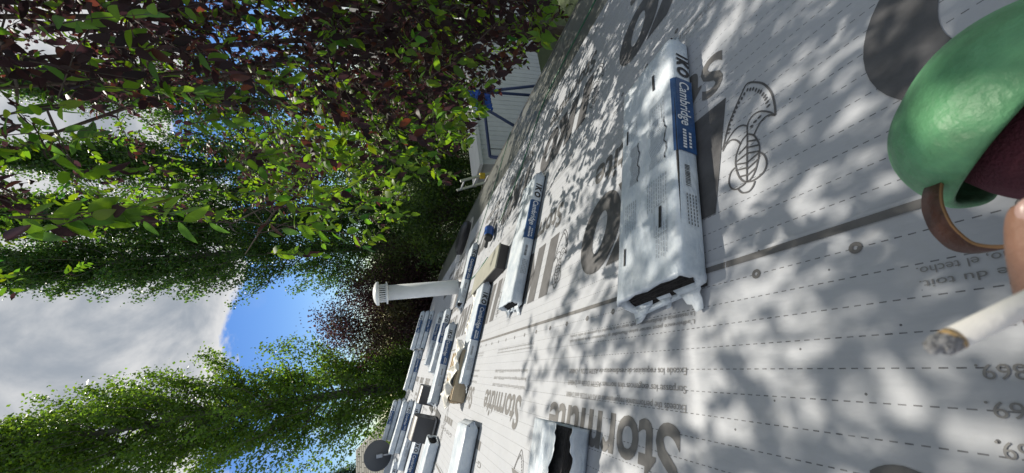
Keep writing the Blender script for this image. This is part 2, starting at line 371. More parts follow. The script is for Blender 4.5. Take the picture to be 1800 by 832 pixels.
LINES = [('Excede los requisitos de rendimiento de ASTM D226 y D4869.', .295), ('Surpasse les exigences des normes ASTM D226 et D4869.', .345), ('Exceeds the performance requirements of ASTM D226 and D4869.', .395)]
SMALL = ['La resistencia al deslizamiento puede variar con la humedad y la pendiente del techo, el techo.',
         "L'adhérence peut varier selon l'humidité et l'inclinaison de la pente du toit."]
phase = {0: .62, 1: .80, 2: .97, 3: .55, 4: 1.1}
for i in range(5):
    s0 = SEAMS[i]; st = strips[i]; ph = phase[i]
    amax = 12.0 if i in (2, 3) else 9.0
    mk = MB()
    def pr(name, m, fn, st=st):
        mb = MB(); fn(mb); mb.build(name, m, st)
    for k in range(-1, 8):
        a = ph + k * P
        if a > amax: break
        pr('printed_word', INKG, lambda mb: put_text(mb, 'Stormtite', a, s0 + .455, .92, .185, oz(s0, s0 + .54), bold=.022))
        if i in (2, 3) and a < 7:
            for sline, yb in LINES: pr('printed_line', INKL, lambda mb: put_text(mb, sline, a - .02, s0 + yb, .78, .021, oz(s0, s0 + yb)))
        if a < 5 and i <= 3:
            for q, sline in enumerate(SMALL): pr('printed_line', INKL, lambda mb: put_text(mb, sline, a - .05, s0 + .135 + .024 * q, .85, .014, oz(s0, s0 + .15)))
        if i in (0, 1, 4):
            pr('printed_logo', INK, lambda mb: big_iko(mb, a - .01, s0 + .70, s0))
            pr('printed_emblem', INK, lambda mb: bee(mb, a - .08, s0 + .90, s0))
        else:
            # triangle and bars of the nailing guide, then the emblem
            o = oz(s0, s0 + .84); t0 = a + .74
            pr('printed_triangle', INKG, lambda mb: mb.add([(t0 + .60, s0+.82, o), (t0 + .47, s0+.82, o), (t0 + .50, s0 + .89, o)], [(0, 2, 1)]))
            for q in range(3): pr('printed_bar', INKG, lambda mb: mb.add([(t0+.30-.15*q, s0+.81, o), (t0+.42-.15*q, s0+.81, o), (t0+.42-.15*q, s0+.87, o), (t0+.30-.15*q, s0+.87, o)], [(0, 1, 2, 3)]))
            pr('printed_emblem', INK, lambda mb: bee(mb, a - .13, s0 + .90, s0))
            pr('printed_line', INKG, lambda mb: put_text(mb, 'G·I·D·G·I·D', a + .62, s0 + .93, .80, .035, oz(s0, s0 + .95)))
    # nail rings and lap line
    nr = 14
    for k in range(-6, 26):
        a = .06 + .2245 * k + .1 * i; b = s0 + .07; o = oz(s0, b)
        if a > 6: break
        vs = [(a + r_*math.cos(2*math.pi*q/nr), b + r_*math.sin(2*math.pi*q/nr), o) for r_ in (.0125, .0042) for q in range(nr)]
        mk.add(vs, [(q, (q+1) % nr, nr+(q+1) % nr, nr+q) for q in range(nr)])
    if i in (2, 3):
        x = A0 + .2; q = 0
        while x < A1 - .3:
            x1 = min(x + .93, A1 - .3); mk.add([(x, s0+.012, .0085), (x1, s0+.012, .0085), (x1, s0+.030, .0085), (x, s0+.030, .0085)], [(0, 1, 2, 3)]); x = x1 + .004
    mk.build('printed_ring_row', INKG, st)['kind'] = 'stuff'

# ================================================================== SHINGLE BUNDLES
def film():
    m = bpy.data.materials.new('white_plastic_film'); m.use_nodes = True; t = m.node_tree; b = t.nodes['Principled BSDF']
    tcn = t.nodes.new('ShaderNodeTexCoord')
    n = t.nodes.new('ShaderNodeTexNoise'); n.inputs['Scale'].default_value = 7; n.inputs['Detail'].default_value = 8; n.inputs['Roughness'].default_value = 0.7; t.links.new(tcn.outputs['Object'], n.inputs['Vector'])
    r = t.nodes.new('ShaderNodeMapRange'); r.inputs[1].default_value = .35; r.inputs[2].default_value = .62; t.links.new(n.outputs[0], r.inputs[0])
    mx = t.nodes.new('ShaderNodeMix'); mx.data_type = 'RGBA'; mx.inputs[6].default_value = (0.43, 0.50, 0.58, 1); mx.inputs[7].default_value = (0.66, 0.71, 0.76, 1)
    t.links.new(r.outputs[0], mx.inputs[0])
    n2 = t.nodes.new('ShaderNodeTexNoise'); n2.inputs['Scale'].default_value = 45; n2.inputs['Detail'].default_value = 6; n2.inputs['Roughness'].default_value = 0.8; t.links.new(tcn.outputs['Object'], n2.inputs['Vector'])
    r2 = t.nodes.new('ShaderNodeMapRange'); r2.inputs[1].default_value = .66; r2.inputs[2].default_value = .70; r2.inputs[4].default_value = .8; t.links.new(n2.outputs[0], r2.inputs[0])
    mx2 = t.nodes.new('ShaderNodeMix'); mx2.data_type = 'RGBA'; t.links.new(r2.outputs[0], mx2.inputs[0]); t.links.new(mx.outputs[2], mx2.inputs[6]); mx2.inputs[7].default_value = (0.16, 0.17, 0.18, 1)
    t.links.new(mx2.outputs[2], b.inputs['Base Color'])
    b.inputs['Roughness'].default_value = 0.34; b.inputs['Specular IOR Level'].default_value = 0.5
    mp = t.nodes.new('ShaderNodeMapping'); mp.inputs['Scale'].default_value = (1, .35, 1); mp.inputs['Rotation'].default_value = (0, 0, .5); t.links.new(tcn.outputs['Object'], mp.inputs[0])
    w = t.nodes.new('ShaderNodeTexNoise'); w.inputs['Scale'].default_value = 34; w.inputs['Detail'].default_value = 5; w.inputs['Distortion'].default_value = 1.2; t.links.new(mp.outputs[0], w.inputs['Vector'])
    bp = t.nodes.new('ShaderNodeBump'); bp.inputs['Strength'].default_value = .6; bp.inputs['Distance'].default_value = .008
    t.links.new(w.outputs[0], bp.inputs['Height']); t.links.new(bp.outputs[0], b.inputs['Normal'])
    return m
FILM = film()
SHING = mat('asphalt_shingle_edge', (0.035, 0.032, 0.032), 0.9, bump=0.8, bscale=90, var=0.5, vscale=30, stretch=(1, 1, 14))
BLUE = mat('label_blue', (0.022, 0.075, 0.20), 0.42, bump=.4, bscale=60, var=0.25, vscale=20)
WHITE = mat('label_white', (0.75, 0.77, 0.8), 0.45)
BLACK = mat('label_black', (0.02, 0.02, 0.024), 0.5)
GREYP = mat('film_grey_print', (0.20, 0.22, 0.26), 0.5)

def make_bundle(a, b0, rz, label, seed, L=1.04, Wd=.355, H=.098, o=.007, opened='hi', detail=1, torn=False, blue=True, puff=1.0):
    """near lower corner at (a, b0) in roof frame; local x away, y up the slope, z out of the roof"""
    T = thing('shingle_bundle', label, 'shingle bundle', RM(a, b0, o, rz), 'wrapped shingle bundles lying on the roof')
    rs = np.random.default_rng(seed); ks = rs.normal(size=(7, 3)) * np.array([16, 9, 22]); phs = rs.uniform(0, 6.28, 7); am = rs.uniform(.3, 1, 7)
    def nz(x, y, z): return float(np.sum(am * np.sin(ks @ np.array([x, y, z]) + phs))) / 3.2
    r = .026
    # cross-section points (x,z) of a rounded rectangle with normals
    cs = []
    def arc(cx, cz, a0, a1, n=4):
        for k in range(n + 1):
            t = a0 + (a1 - a0) * k / n; cs.append((cx + r*math.cos(t), cz + r*math.sin(t), math.cos(t), math.sin(t)))
    arc(r, r, -math.pi/2 - 0.0, -math.pi, 3)
    for k in (1, 2): cs.append((0, r + (H-2*r)*k/3, -1, 0))
    arc(r, H - r, math.pi, math.pi/2, 4)
    for k in range(1, 9): cs.append((r + (Wd-2*r)*k/9, H, 0, 1))
    arc(Wd - r, H - r, math.pi/2, 0, 4)
    for k in (1, 2): cs.append((Wd, H - r - (H-2*r)*k/3, 1, 0))
    arc(Wd - r, r, 0, -math.pi/2, 3)
    K = len(cs)
    A = .0035 * puff
    def disp(x, y, z, nx_, nz_):
        if nz_ < -.5: return 0.0
        sag = -.004 * math.sin(math.pi * min(max(y / L, 0), 1)) * max(nz_, 0)
        return A * nz(x, y, z) + sag
    rows = []
    ny = 44 if detail else 20
    for j in range(ny + 1):
        y = L * j / ny
        rows.append([(x + nx_*disp(x, y, z, nx_, nz_), y, max(z + nz_*disp(x, y, z, nx_, nz_), 0)) for x, z, nx_, nz_ in cs])
    cxm, czm = Wd/2, H/2
    def shrink(row, y, fx, fz, jit, cz_=czm, skew=0.0):
        out = []
        for q, (x, _, z) in enumerate(row):
            jx = jit * math.sin(q*2.3 + seed) + jit * .6 * math.sin(q*5.1 + 2*seed)
            out.append((cxm + (x-cxm)*fx*(1+jx), y + skew*math.sin(q*1.7+seed), max(.001, cz_ + (z-czm)*fz*(1+jx))))
        return out
    base = rows[-1]; lo_row = rows[0]
    end_hi = []; end_lo = []
    def oval(row, y, fx, fz, jit):
        out_ = []
        for q, (x, _, z) in enumerate(row):
            t = math.atan2((z-czm)/H, (x-cxm)/Wd); jx = 1 + jit*math.sin(3*t + seed) + jit*.7*math.sin(7*t + 2*seed)
            zz_ = max(.003, czm + fz*H*math.sin(t)*jx); sg_ = 1 if y > L/2 else -1
            out_.append((cxm + fx*Wd*math.cos(t)*jx, y + .006*math.sin(2*t + seed) + sg_*(.030 - .085*zz_/H), zz_))
        return out_
    def open_end(row, sgn, y0):
        return [shrink(row, y0 + sgn*.018, 1.01, 1.0, .01), shrink(row, y0 + sgn*.034, .99, .96, .015, skew=.004), oval(row, y0 + sgn*.040, .475, .44, .03), oval(row, y0 + sgn*.020, .44, .40, .03)]
    def closed_end(row, sgn, y0):
        return [shrink(row, y0 + sgn*.014, .96, .86, .03), shrink(row, y0 + sgn*.03, .90, .45, .05), shrink(row, y0 + sgn*.05, .93, .10, .06)]
    end_hi = open_end(base, 1, L) if opened in ('hi', 'both') else closed_end(base, 1, L)
    end_lo = open_end(lo_row, -1, 0) if opened in ('lo', 'both') else closed_end(lo_row, -1, 0)
    allr = end_lo[::-1] + rows + end_hi
    mb = MB(); nr_ = len(allr)
    if not torn:
        for rw_ in allr: mb.v += rw_
        for j in range(nr_ - 1):
            for q in range(K):
                q2 = (q + 1) % K; mb.f.append((j*K+q, j*K+q2, (j+1)*K+q2, (j+1)*K+q)); mb.mi.append(0)
    else:
        # film ripped open along the near shoulder: the sheet starts at a ragged edge on top and comes round to one on the near side
        nt_ = 130
        for j in range(nt_ + 1):
            y = -.03 + (L + .05)*j/nt_
            fr = lambda f, o_: mnoise.noise(Vector((y*f + o_, seed*1.3, .5)))
            xa = Wd*(.12 + .13*fr(5, 0) + .07*fr(17, 3) + .05*fr(60, 7)); zb_ = .088 + .030*fr(9, 11) + .012*fr(40, 5)
            line = []
            for k in range(12):
                t = k/11; x = xa + (Wd - r - xa)*t; curl = max(0, 1 - t*5); line.append((x - .012*curl, y, H + disp(x, y, H, 0, 1) + .022*curl*(1 + 1.2*fr(14, 21))))
            for (x, z, nx_, nz_) in cs[20:]:
                if nx_ > -.01 or True: line.append((x + nx_*disp(x, y, z, nx_, nz_), y, max(0, z + nz_*disp(x, y, z, nx_, nz_))))
            line.append((.012, y, .001)); line.append((-.002, y, .02))
            for k in range(3): line.append((-.004 - .012*k/2*(1 + 1.4*fr(12, 31)), y, .02 + (zb_ - .02)*(k+1)/3))
            KK = len(line); mb.v += line
        for j in range(nt_):
            for q in range(KK - 1): mb.f.append((j*KK+q, j*KK+q+1, (j+1)*KK+q+1, (j+1)*KK+q)); mb.mi.append(0)
    wr = mb.build('wrap', FILM, T, smooth=True)
    sm = wr.modifiers.new('thick', 'SOLIDIFY'); sm.thickness = .0012; sm.offset = -1
    # shingles inside: slightly staggered layers
    st = MB(); nl = 9
    for k in range(nl):
        z0 = .004 + (H - .014) * k / nl; z1 = .004 + (H - .014) * (k + .86) / nl; jx = rs.uniform(-.004, .004); jy = rs.uniform(-.004, .004) + .030*(1 - k/4)
        st.box((.010 + jx, -.004 - abs(jy)*.5, z0), (Wd - .010 + jx, L + .010 + jy, z1))
    st.build('shingle_stack', SHING, T)
    # torn flaps hanging at the open end
    if opened in ('hi', 'both') and detail:
        fl = MB()
        for (xa, xb, ln, kx) in ((.02, .12, .075, -.03), (Wd-.13, Wd-.02, .05, .05), (.14, .2, .035, 0)):
            vs = []; nn = 5
            for k in range(nn + 1):
                t = k / nn; wv = (1 - t*.75)
                xm = (xa + xb)/2 + kx*t; hw_ = (xb - xa)/2 * wv
                zz = max(.010, .030*(1-t) + .006*math.sin(k*2.0+seed)); yy = L + .03 + ln*t
                vs += [(xm - hw_*(1+.15*math.sin(k*3.1)), yy, zz), (xm + hw_, yy + .006*math.sin(k*2.7), zz + .004)]
            fl.add(vs, [(2*k, 2*k+1, 2*k+3, 2*k+2) for k in range(nn)])
        f_ = fl.build('torn_flap', FILM, T, smooth=True); f_.modifiers.new('thick', 'SOLIDIFY').thickness = .001
    # lettering on the near side: x local = -disp - gap, text runs along +y with its top pointing down
    def side(y, z, gap): return (-disp(0, y, z, -1, 0) - gap, y, z)
    def topp(x, y, gap): return (x, y, H + disp(x, y, H, 0, 1) + gap)
    def patch(fn, u0, u1, v0, v1, nu, nv, gap):
        m_ = MB(); vs = [fn(u0 + (u1-u0)*i/nu, v0 + (v1-v0)*j/nv, gap) for j in range(nv+1) for i in range(nu+1)]
        m_.add(vs, [(j*(nu+1)+i, j*(nu+1)+i+1, (j+1)*(nu+1)+i+1, (j+1)*(nu+1)+i) for j in range(nv) for i in range(nu)]); return m_
    if blue:
        lb = patch(lambda y, z, g_: side(y, z, g_), .235*L/1.04, .60, .012, H - .016, 26, 3, .0022); lab = lb.build('label_band', BLUE, T, smooth=True)
        # blue wraps a little onto the top
        cap = MB(); vs = []
        for i in range(27):
            y = .235*L/1.04 + (.60 - .235*L/1.04)*i/26
            for (x, z, nx_, nz_) in cs[6:10]: vs.append((x + nx_*(disp(x, y, z, nx_, nz_)+.0022), y, z + nz_*(disp(x, y, z, nx_, nz_)+.0022)))
        cap.add(vs, [(4*i+q, 4*i+4+q, 4*i+5+q, 4*i+1+q) for i in range(26) for q in range(3)]); cap.build('label_edge', BLUE, T, smooth=True)
        tx = MB()
        put_text(tx, 'Cambridge', .255, .030, .225, .042, 0, bold=.012, fn=lambda y, z: side(y, H - z + .001, .0045))
        for q in range(7):
            y0 = .50 + .013*q; tx.add([side(y0, .052, .0045), side(y0 + .009, .052, .0045), side(y0 + .009, .066, .0045), side(y0, .066, .0045)], [(0, 1, 2, 3)])
        for q in range(5):
            y0 = .51 + .015*q; tx.add([side(y0, .032, .0045), side(y0 + .010, .032, .0045), side(y0 + .010, .042, .0045), side(y0, .042, .0045)], [(0, 1, 2, 3)])
        tx.build('lettering', WHITE, T)['kind'] = 'stuff'
        tb = MB(); 
        for ch, y0, wl in (('I', .088, .017), ('K', .112, .050), ('O', .166, .052)): put_text(tb, ch, y0, .026, wl, .052, 0, bold=.05, shear=.15, fn=lambda y, z: side(y, H - z, .003))
        if detail:
            for q in range(14): # bar code and fine print on the white part
                y0 = .66 + .0065*q + rs.uniform(0, .002); tb.add([side(y0, .046, .003), side(y0 + rs.uniform(.0015, .004), .046, .003), side(y0 + .003, .066, .003), side(y0, .066, .003)], [(0, 1, 2, 3)])
            for q in range(4):
                z0 = .030 + .011*q
                for w_ in range(9): tb.add([side(.78 + .0135*w_, z0, .003), side(.789 + .0135*w_, z0, .003), side(.789 + .0135*w_, z0 + .003, .003), side(.78 + .0135*w_, z0 + .003, .003)], [(0, 1, 2, 3)])
        tb.build('brand_lettering', BLACK, T)['kind'] = 'stuff'
    if detail > 1:
        # faint print on the top film: wavy lines, boxes, text rows
        tp = MB(); tk = MB()
        def bar(x0, x1, y0, y1, m_): m_.add([topp(x0, y0, .003), topp(x1, y0, .003), topp(x1, y1, .003), topp(x0, y1, .003)], [(0, 1, 2, 3)])
        for (xo, wx) in ((.055, .085), (.215, .05)):
            for q in range(13):
                vs = []; nn = 24; xx = xo + wx*q/12; wl = .0045 if q == 0 else .0013
                for k in range(nn + 1):
                    y = .40 + .20*k/nn; x = xx + .006*math.sin(k*.62) + .0025*math.sin(k*1.5 + q*.2)
                    vs += [topp(x, y, .003), topp(x + wl, y, .003)]
                (tk if q == 0 else tp).add(vs, [(2*k, 2*k+1, 2*k+3, 2*k+2) for k in range(nn)])
        for xo, y0, rows_ in ((.06, .31, 6), (.06, .66, 9), (.06, .86, 5), (.23, .22, 6), (.23, .68, 6)):
            for q in range(rows_):
                y_ = y0
                while y_ < y0 + .12:
                    wl = rs.uniform(.008, .02); bar(xo + .012*q, xo + .012*q + .0022, y_, y_ + wl, tp); y_ += wl + .004
        bar(.105, .118, .11, .20, tk); bar(.292, .302, .27, .35, tk); bar(.085, .098, .79, .875, tk); bar(.285, .295, .87, .94, tk); bar(.07, .0715, .33, .40, tk)
        for (x0, x1, y0, y1) in ((.055, .14, .29, .38), (.055, .12, .78, .90)):
            for (p, q, r_, s_) in ((x0, x1, y0, y0+.0015), (x0, x1, y1, y1+.0015), (x0, x0+.0015, y0, y1), (x1, x1+.0015, y0, y1)): bar(p, q, r_, s_, tp)
        tp.build('film_print', GREYP, T)['kind'] = 'stuff'; tk.build('film_print_bold', BLACK, T)['kind'] = 'stuff'
    return T

make_bundle(.965, -1.475, 5.9, 'white shingle bundle with dark oval open end lying beside the big S print', 3, detail=2)
make_bundle(2.70, -1.77, 1.2, 'shingle bundle under leaf shadows between the grey flat box and the big O print', 5, L=1.10, detail=1, opened='hi')
make_bundle(3.98, -1.06, 1.5, 'shingle bundle with ragged wrap beside the pale wooden shim pieces', 8, L=1.0)
make_bundle(5.75, -2.12, 3.0, 'shingle bundle lying just behind the base of the white vent pipe', 9, L=.95)
make_bundle(5.98, -.84, 6.5, 'shingle bundle with dark oval open end between wooden shims and black box vents', 12, L=1.10, H=.12)
make_bundle(7.15, -1.24, 1.0, 'shingle bundle in the row behind the vent pipe, second from the wooden shims', 14, L=1.08, H=.11)
make_bundle(8.55, -1.38, -.5, 'shingle bundle in the row behind the vent pipe, next to the stacked ones', 17, L=1.08, H=.11)
make_bundle(3.20, .275, 2.5, 'clean white shingle bundle lying alone beside the triangle and bar print', 21, L=1.05, Wd=.37, H=.11, blue=False, opened='none')
make_bundle(4.92, .68, -6.0, 'white shingle bundle with black slot end just in front of a box vent', 23, L=1.05, H=.12, blue=False, opened='lo')
make_bundle(6.55, .80, -2.0, 'shingle bundle with blue label lying beside the larger box vent', 25, L=1.05, H=.11)
make_bundle(8.05, .46, -5.0, 'long shingle bundle with blue label lying behind both box vents', 27, L=1.10, H=.12)
make_bundle(1.455, .085, 1.0, 'torn shingle bundle with ripped film curling open over the Stormtite print', 31, L=1.05, H=.11, torn=True, opened='lo', blue=False, puff=2.0)
for k in range(2):
    make_bundle(10.0 + .03*k, .57 + .04*k, -2, ('lower' if k == 0 else 'upper') + ' shingle bundle of the pair stacked behind the box vents', 40 + k, H=.12, o=.007 + k*.128, detail=0, blue=(k != 1))
for k in range(3):
    make_bundle(13.0 - .03*k, .72 + .05*k, -3, ('bottom', 'middle', 'top')[k] + ' shingle bundle of the stack beside the satellite dish', 50 + k, H=.12, o=.007 + k*.128, detail=0, blue=(k != 1))
for k in range(3):
    make_bundle(11.6 + .02*k, -1.85 + .04*k, 1, ('bottom', 'middle', 'top')[k] + ' shingle bundle of the three high stack behind the vent pipe', 60 + k, H=.12, o=.007 + k*.128, detail=0, blue=(k != 1))
for k in range(2):
    make_bundle(11.7 + .02*k, -.72 + .04*k, 1, ('lower' if k == 0 else 'upper') + ' shingle bundle of the pair at the roof edge between the stack and the vents', 70 + k, H=.12, o=.007 + k*.128, detail=0, blue=(k != 1))
make_bundle(9.5, 1.75, -2, 'shingle bundle lying upslope behind the box vents near the dish', 77, H=.12, detail=0)

# ================================================================== WOODEN SHIMS + LOOSE FILM
WOOD = mat('pale_cedar', (0.50, 0.40, 0.27), 0.75, bump=.3, bscale=60, var=.35, vscale=9, stretch=(1, .12, 1))
T = thing('shim_bundle', 'bundle of pale wooden shims standing on edge under loose white film', 'wood shims', RM(4.10, -.36, .007, 4), None)
base_me = None
for k in range(15):
    mb = MB(); h = .13 + .012*math.sin(k*2.1); yy = .012*math.sin(k*3.7)
    mb.box((.040*k, yy, 0), (.040*k + .033, .50 + yy, h)); mb.build('shim', WOOD, T)
def crumple(name, label, M, sx, sy, nx, ny, amp, seed, m, cat, lift=0.03):
    mb = MB(); off = Vector((seed*3.1, seed*1.7, 0))
    for j in range(ny + 1):
        for i in range(nx + 1):
            x = sx*(i/nx - .5); y = sy*(j/ny - .5)
            ed = 1 + .18*mnoise.noise(Vector((x*6, y*6, 3)) + off)
            z = lift + amp*(abs(mnoise.noise(Vector((x*9, y*5, 0)) + off))*1.6 + .5*mnoise.noise(Vector((x*22, y*14, 1)) + off))
            mb.v.append((x*ed, y*ed, max(z, .004)))
    for j in range(ny):
        for i in range(nx): mb.f.append((j*(nx+1)+i, j*(nx+1)+i+1, (j+1)*(nx+1)+i+1, (j+1)*(nx+1)+i)); mb.mi.append(0)
    o = mb.build(name, m, None, smooth=True); o.matrix_world = M
    o.modifiers.new('thick', 'SOLIDIFY').thickness = .0015
    tag(o, label, cat)
    return o
FILM2 = mat('loose_film', (0.72, 0.70, 0.64), 0.4, bump=.6, bscale=30, var=.15, vscale=8)
crumple('loose_film', 'crumpled white plastic film draped over the wooden shims', RM(4.22, -.12, .12, -8), .26, .66, 22, 40, .075, 2, FILM2, 'plastic film', .02)
crumple('loose_film', 'scrap of cream film lying between the ragged bundle and the vent pipe', RM(4.55, -.80, .01, 10), .30, .62, 20, 30, .06, 5, FILM2, 'plastic film', .02)

# ================================================================== VENT PIPE
WPIPE = mat('white_pipe_paint', (0.74, 0.76, 0.76), 0.32, var=.06, vscale=4)
SHADE = mat('vent_slot_dark', (0.03, 0.03, 0.035), 0.7)
pb = rw(6.69, -1.62)
T = thing('vent_pipe', 'tall white round vent pipe with slotted cap standing on the roof', 'vent pipe', Matrix.Translation(pb))
mb = MB(); mb.lathe([(.128, -.05), (.128, 1.28), (.124, 1.28), (.124, 1.27)], 40); mb.build('pipe', WPIPE, T, smooth=True)
mb = MB(); mb.lathe([(.128, 1.255), (.185, 1.262), (.188, 1.285), (.14, 1.29), (.14, 1.30)], 40); mb.build('collar', WPIPE, T, smooth=True)
mb = MB(); mb.lathe([(.12, 1.28), (.12, 1.41)], 32); mb.build('inner_pipe', SHADE, T, smooth=True)
for k in range(26):
    t = 2*math.pi*k/26; mb = MB(); M_ = Matrix.Rotation(t, 4, 'Z'); mb.box((.142, -.009, 1.285), (.152, .009, 1.405), M=M_); mb.build('slot_bar', WPIPE, T)
mb = MB(); mb.lathe([(.10, 1.395), (.196, 1.40), (.20, 1.42), (.19, 1.445), (.14, 1.475), (.07, 1.495), (0.001, 1.50)], 40); mb.build('cap', WPIPE, T, smooth=True)
mb = MB(); mb.lathe([(.13, .02), (.17, .03), (.172, .05), (.13, .085)], 40); mb.build('storm_collar', mat('collar_metal', (.4, .42, .44), .35, metal=.7), T, smooth=True)
mb = MB(); mb.lathe([(.30, -.10), (.165, .07), (.160, .07)], 40); mb.build('flashing_cone', mat('flash_metal', (.16, .16, .17), .4, metal=.6), T, smooth=True)
mb = MB(); mb.box((-.36, -.36, 0), (.36, .36, .006)); fo = mb.build('flashing_plate', mat('flash_metal', (.16, .16, .17)), T); fo.matrix_local = Matrix.Rotation(TH, 4, 'X') @ Matrix.Translation((0, 0, .010))

# ================================================================== BOX VENTS
VENT = mat('black_vent_metal', (0.055, 0.055, 0.06), 0.42, metal=.2, bump=.1, bscale=30)
def box_vent(a, b, w, dpt, h, rz, label):
    T = thing('box_vent', label, 'roof vent', RM(a, b, .007, rz), 'black box vents on the roof')
    mb = MB(); mb.box((-.08, -.08, 0), (dpt + .10, w + .08, .006)); mb.build('flange', VENT, T)
    prof = [(0, .03)] + [(0, h*.80)]
    for k in range(1, 9):
        t = k/8*math.pi/2; prof.append((dpt*.62*(1-math.cos(t)) , h*.80 + h*.20*math.sin(t)))
    for k in range(1, 7):
        t = k/6*math.pi/2; prof.append((dpt*.62 + dpt*.38*math.sin(t), h*(.55 + .45*math.cos(t))))
    prof.append((dpt, .03)); n = len(prof)
    mb = MB(); mb.add([(x, y, z) for y in (0, w) for x, z in prof], [(i, n+i, n+(i+1) % n, (i+1) % n) for i in range(n)] + [tuple(range(n)), tuple(range(2*n-1, n-1, -1))])
    mb.build('hood', VENT, T, bevel=.006)
    mb = MB(); mb.box((-.004, -.006, .016), (dpt + .004, w + .006, .038)); mb.build('hem', mat('vent_hem', (.3, .3, .31), .4, metal=.6), T)
    mb = MB(); mb.box((.02, .02, 0), (dpt - .02, w - .02, .03)); mb.build('throat', SHADE, T)
    return T
box_vent(6.35, .10, .26, .30, .26, -4, 'smaller black box vent next to the bundle with the dark oval end')
box_vent(5.45, .455, .29, .32, .31, -4, 'larger black box vent beside the white bundle with the black slot end')

# round dome vent near the eave
T = thing('dome_vent', 'low dark dome vent with pale rim close to the eave', 'roof vent', RM(8.0, -3.02, .006, 0))
mb = MB(); mb.lathe([(.52, 0), (.52, .008), (.34, .012)], 40); mb.build('rim', mat('dome_rim', (.42, .42, .40), .5), T)
mb = MB(); mb.lathe([(.38, .01), (.40, .09), (.40, .10), (.36, .15), (.26, .19), (.12, .21), (.001, .215)], 40); mb.build('dome', mat('dome_dark', (.02, .018, .022), .4), T, smooth=True)

# flat grey box
T = thing('flat_box', 'flat olive grey box lying askew between the nail gun and the vent pipe bundle', 'box', RM(3.55, -1.40, .007, 4))
OL = mat('grey_board', (.27, .27, .225), .7, bump=.1, bscale=30, var=.12)
mb = MB(); mb.box((0, 0, 0), (1.10, .27, .088)); mb.build('carton', mat('box_side_dark', (.06, .055, .055), .8), T, bevel=.004)
mb = MB(); mb.box((-.006, -.006, .088), (1.106, .276, .104)); mb.build('lid', OL, T, bevel=.005)

# ================================================================== NAIL GUN + HOSES
GB = mat('tool_blue', (.03, .10, .36), .35); GK = mat('tool_black', (.02, .02, .022), .5); GS = mat('tool_silver', (.5, .5, .5), .35, metal=.8)
T = thing('nail_gun', 'blue and black coil nail gun lying beside the flat grey box', 'nail gun', RM(4.55, -1.83, .007, -62))
mb = MB(); mb.tube([(0, 0, .075), (.02, 0, .075), (.17, 0, .075)], [.055, .062, .062], 20); mb.build('body', GB, T, smooth=False, bevel=.004)
mb = MB(); mb.tube([(-.045, 0, .075), (0, 0, .075)], [.05, .062], 20); mb.build('end_cap', GK, T, bevel=.004)
mb = MB(); mb.tube([(.17, 0, .075), (.22, 0, .07), (.30, 0, .06)], [.045, .03, .016], 14); mb.build('nose', GS, T)
mb = MB(); mb.tube([(.06, .03, .075), (.05, .12, .06), (.045, .22, .045)], [.024, .022, .026], 12); mb.build('handle', GK, T, smooth=True)
mb = MB(); mb.lathe([(0.001, 0), (.065, 0), (.065, .07), (.001, .07)], 24, Matrix.Translation((.20, .10, .015))); mb.build('magazine', GS, T)
mb = MB(); mb.tube([(.045, .22, .045), (.045, .25, .045)], .012, 10); mb.build('air_fitting', GS, T)
mb = MB(); mb.tube([(.15, .045, .07), (.10, .075, .062)], .006, 6); mb.build('trigger', GK, T)
HG = mat('hose_green', (.03, .16, .085), .4); HD = mat('hose_dark', (.03, .05, .04), .5)
def hose(pts, r, m, label):
    ctl = [Vector(rw(a, b, .012 + r)) for a, b in pts]
    out = []
    for i in range(len(ctl) - 1):
        p0, p1, p2, p3 = ctl[max(i-1, 0)], ctl[i], ctl[i+1], ctl[min(i+2, len(ctl)-1)]
        for k in range(10):
            t = k/10; out.append(.5*((2*p1) + (p2-p0)*t + (2*p0-5*p1+4*p2-p3)*t*t + (-p0+3*p1-3*p2+p3)*t**3))
    out.append(ctl[-1])
    mb = MB(); mb.tube(out, r, 8); o = mb.build('air_hose', m, None, smooth=True); return tag(o, label, 'hose')
hose([(4.62, -1.58), (5.3, -1.50), (5.97, -1.62), (6.0, -2.1), (5.94, -2.5), (5.6, -3.2), (5.45, -3.6), (5.3, -4.1)], .006, HG, 'thin bright green air hose running over the bundle to the eave')
hose([(4.35, -1.98), (4.02, -2.22), (3.75, -2.5), (3.58, -2.78), (3.3, -3.15), (2.6, -3.3), (1.7, -3.42), (.5, -3.5), (-2, -3.6)], .007, HG, 'dark green air hose running from the nail gun along the eave membrane')

# ================================================================== SATELLITE DISH
DG = mat('dish_backlit_grey', (.10, .105, .115), .5); DM = mat('dish_arm_grey', (.4, .41, .43), .4, metal=.5)  # reflector's backlit shade is put into its dark grey
db = rw(12.2, 1.98)
T = thing('satellite_dish', 'round satellite dish in a grey darkened as backlit on an arm at the roof edge', 'satellite dish', Matrix.Translation(db))
MD = Matrix.Translation((.05, .02, .48)) @ Matrix.Rotation(R(100), 4, 'Z') @ Matrix.Rotation(R(78), 4, 'X')
MD = Matrix.Translation((.05, .0, .42)) @ Matrix.Rotation(R(8), 4, 'Z') @ Matrix.Rotation(R(72), 4, 'Y')
mb = MB(); mb.lathe([(.001, -.06), (.12, -.054), (.24, -.036), (.34, -.008), (.37, .002), (.375, .008), (.34, .0), (.24, -.028), (.12, -.046), (.001, -.052)], 48, MD); mb.build('reflector', DG, T, smooth=True)
mb = MB(); mb.tube([(-.10, .0, .02), (-.09, 0, .20), (-.02, 0, .38)], .022, 10); mb.build('mast', DM, T, smooth=True)
mb = MB(); mb.box((-.10, -.045, .30), (.0, .045, .46)); mb.build('bracket', DM, T, bevel=.006)
mb = MB(); mb.tube([(-.04, 0, .34), (.20, .03, .20), (.42, .03, .30)], .014, 8); mb.build('feed_arm', DM, T)
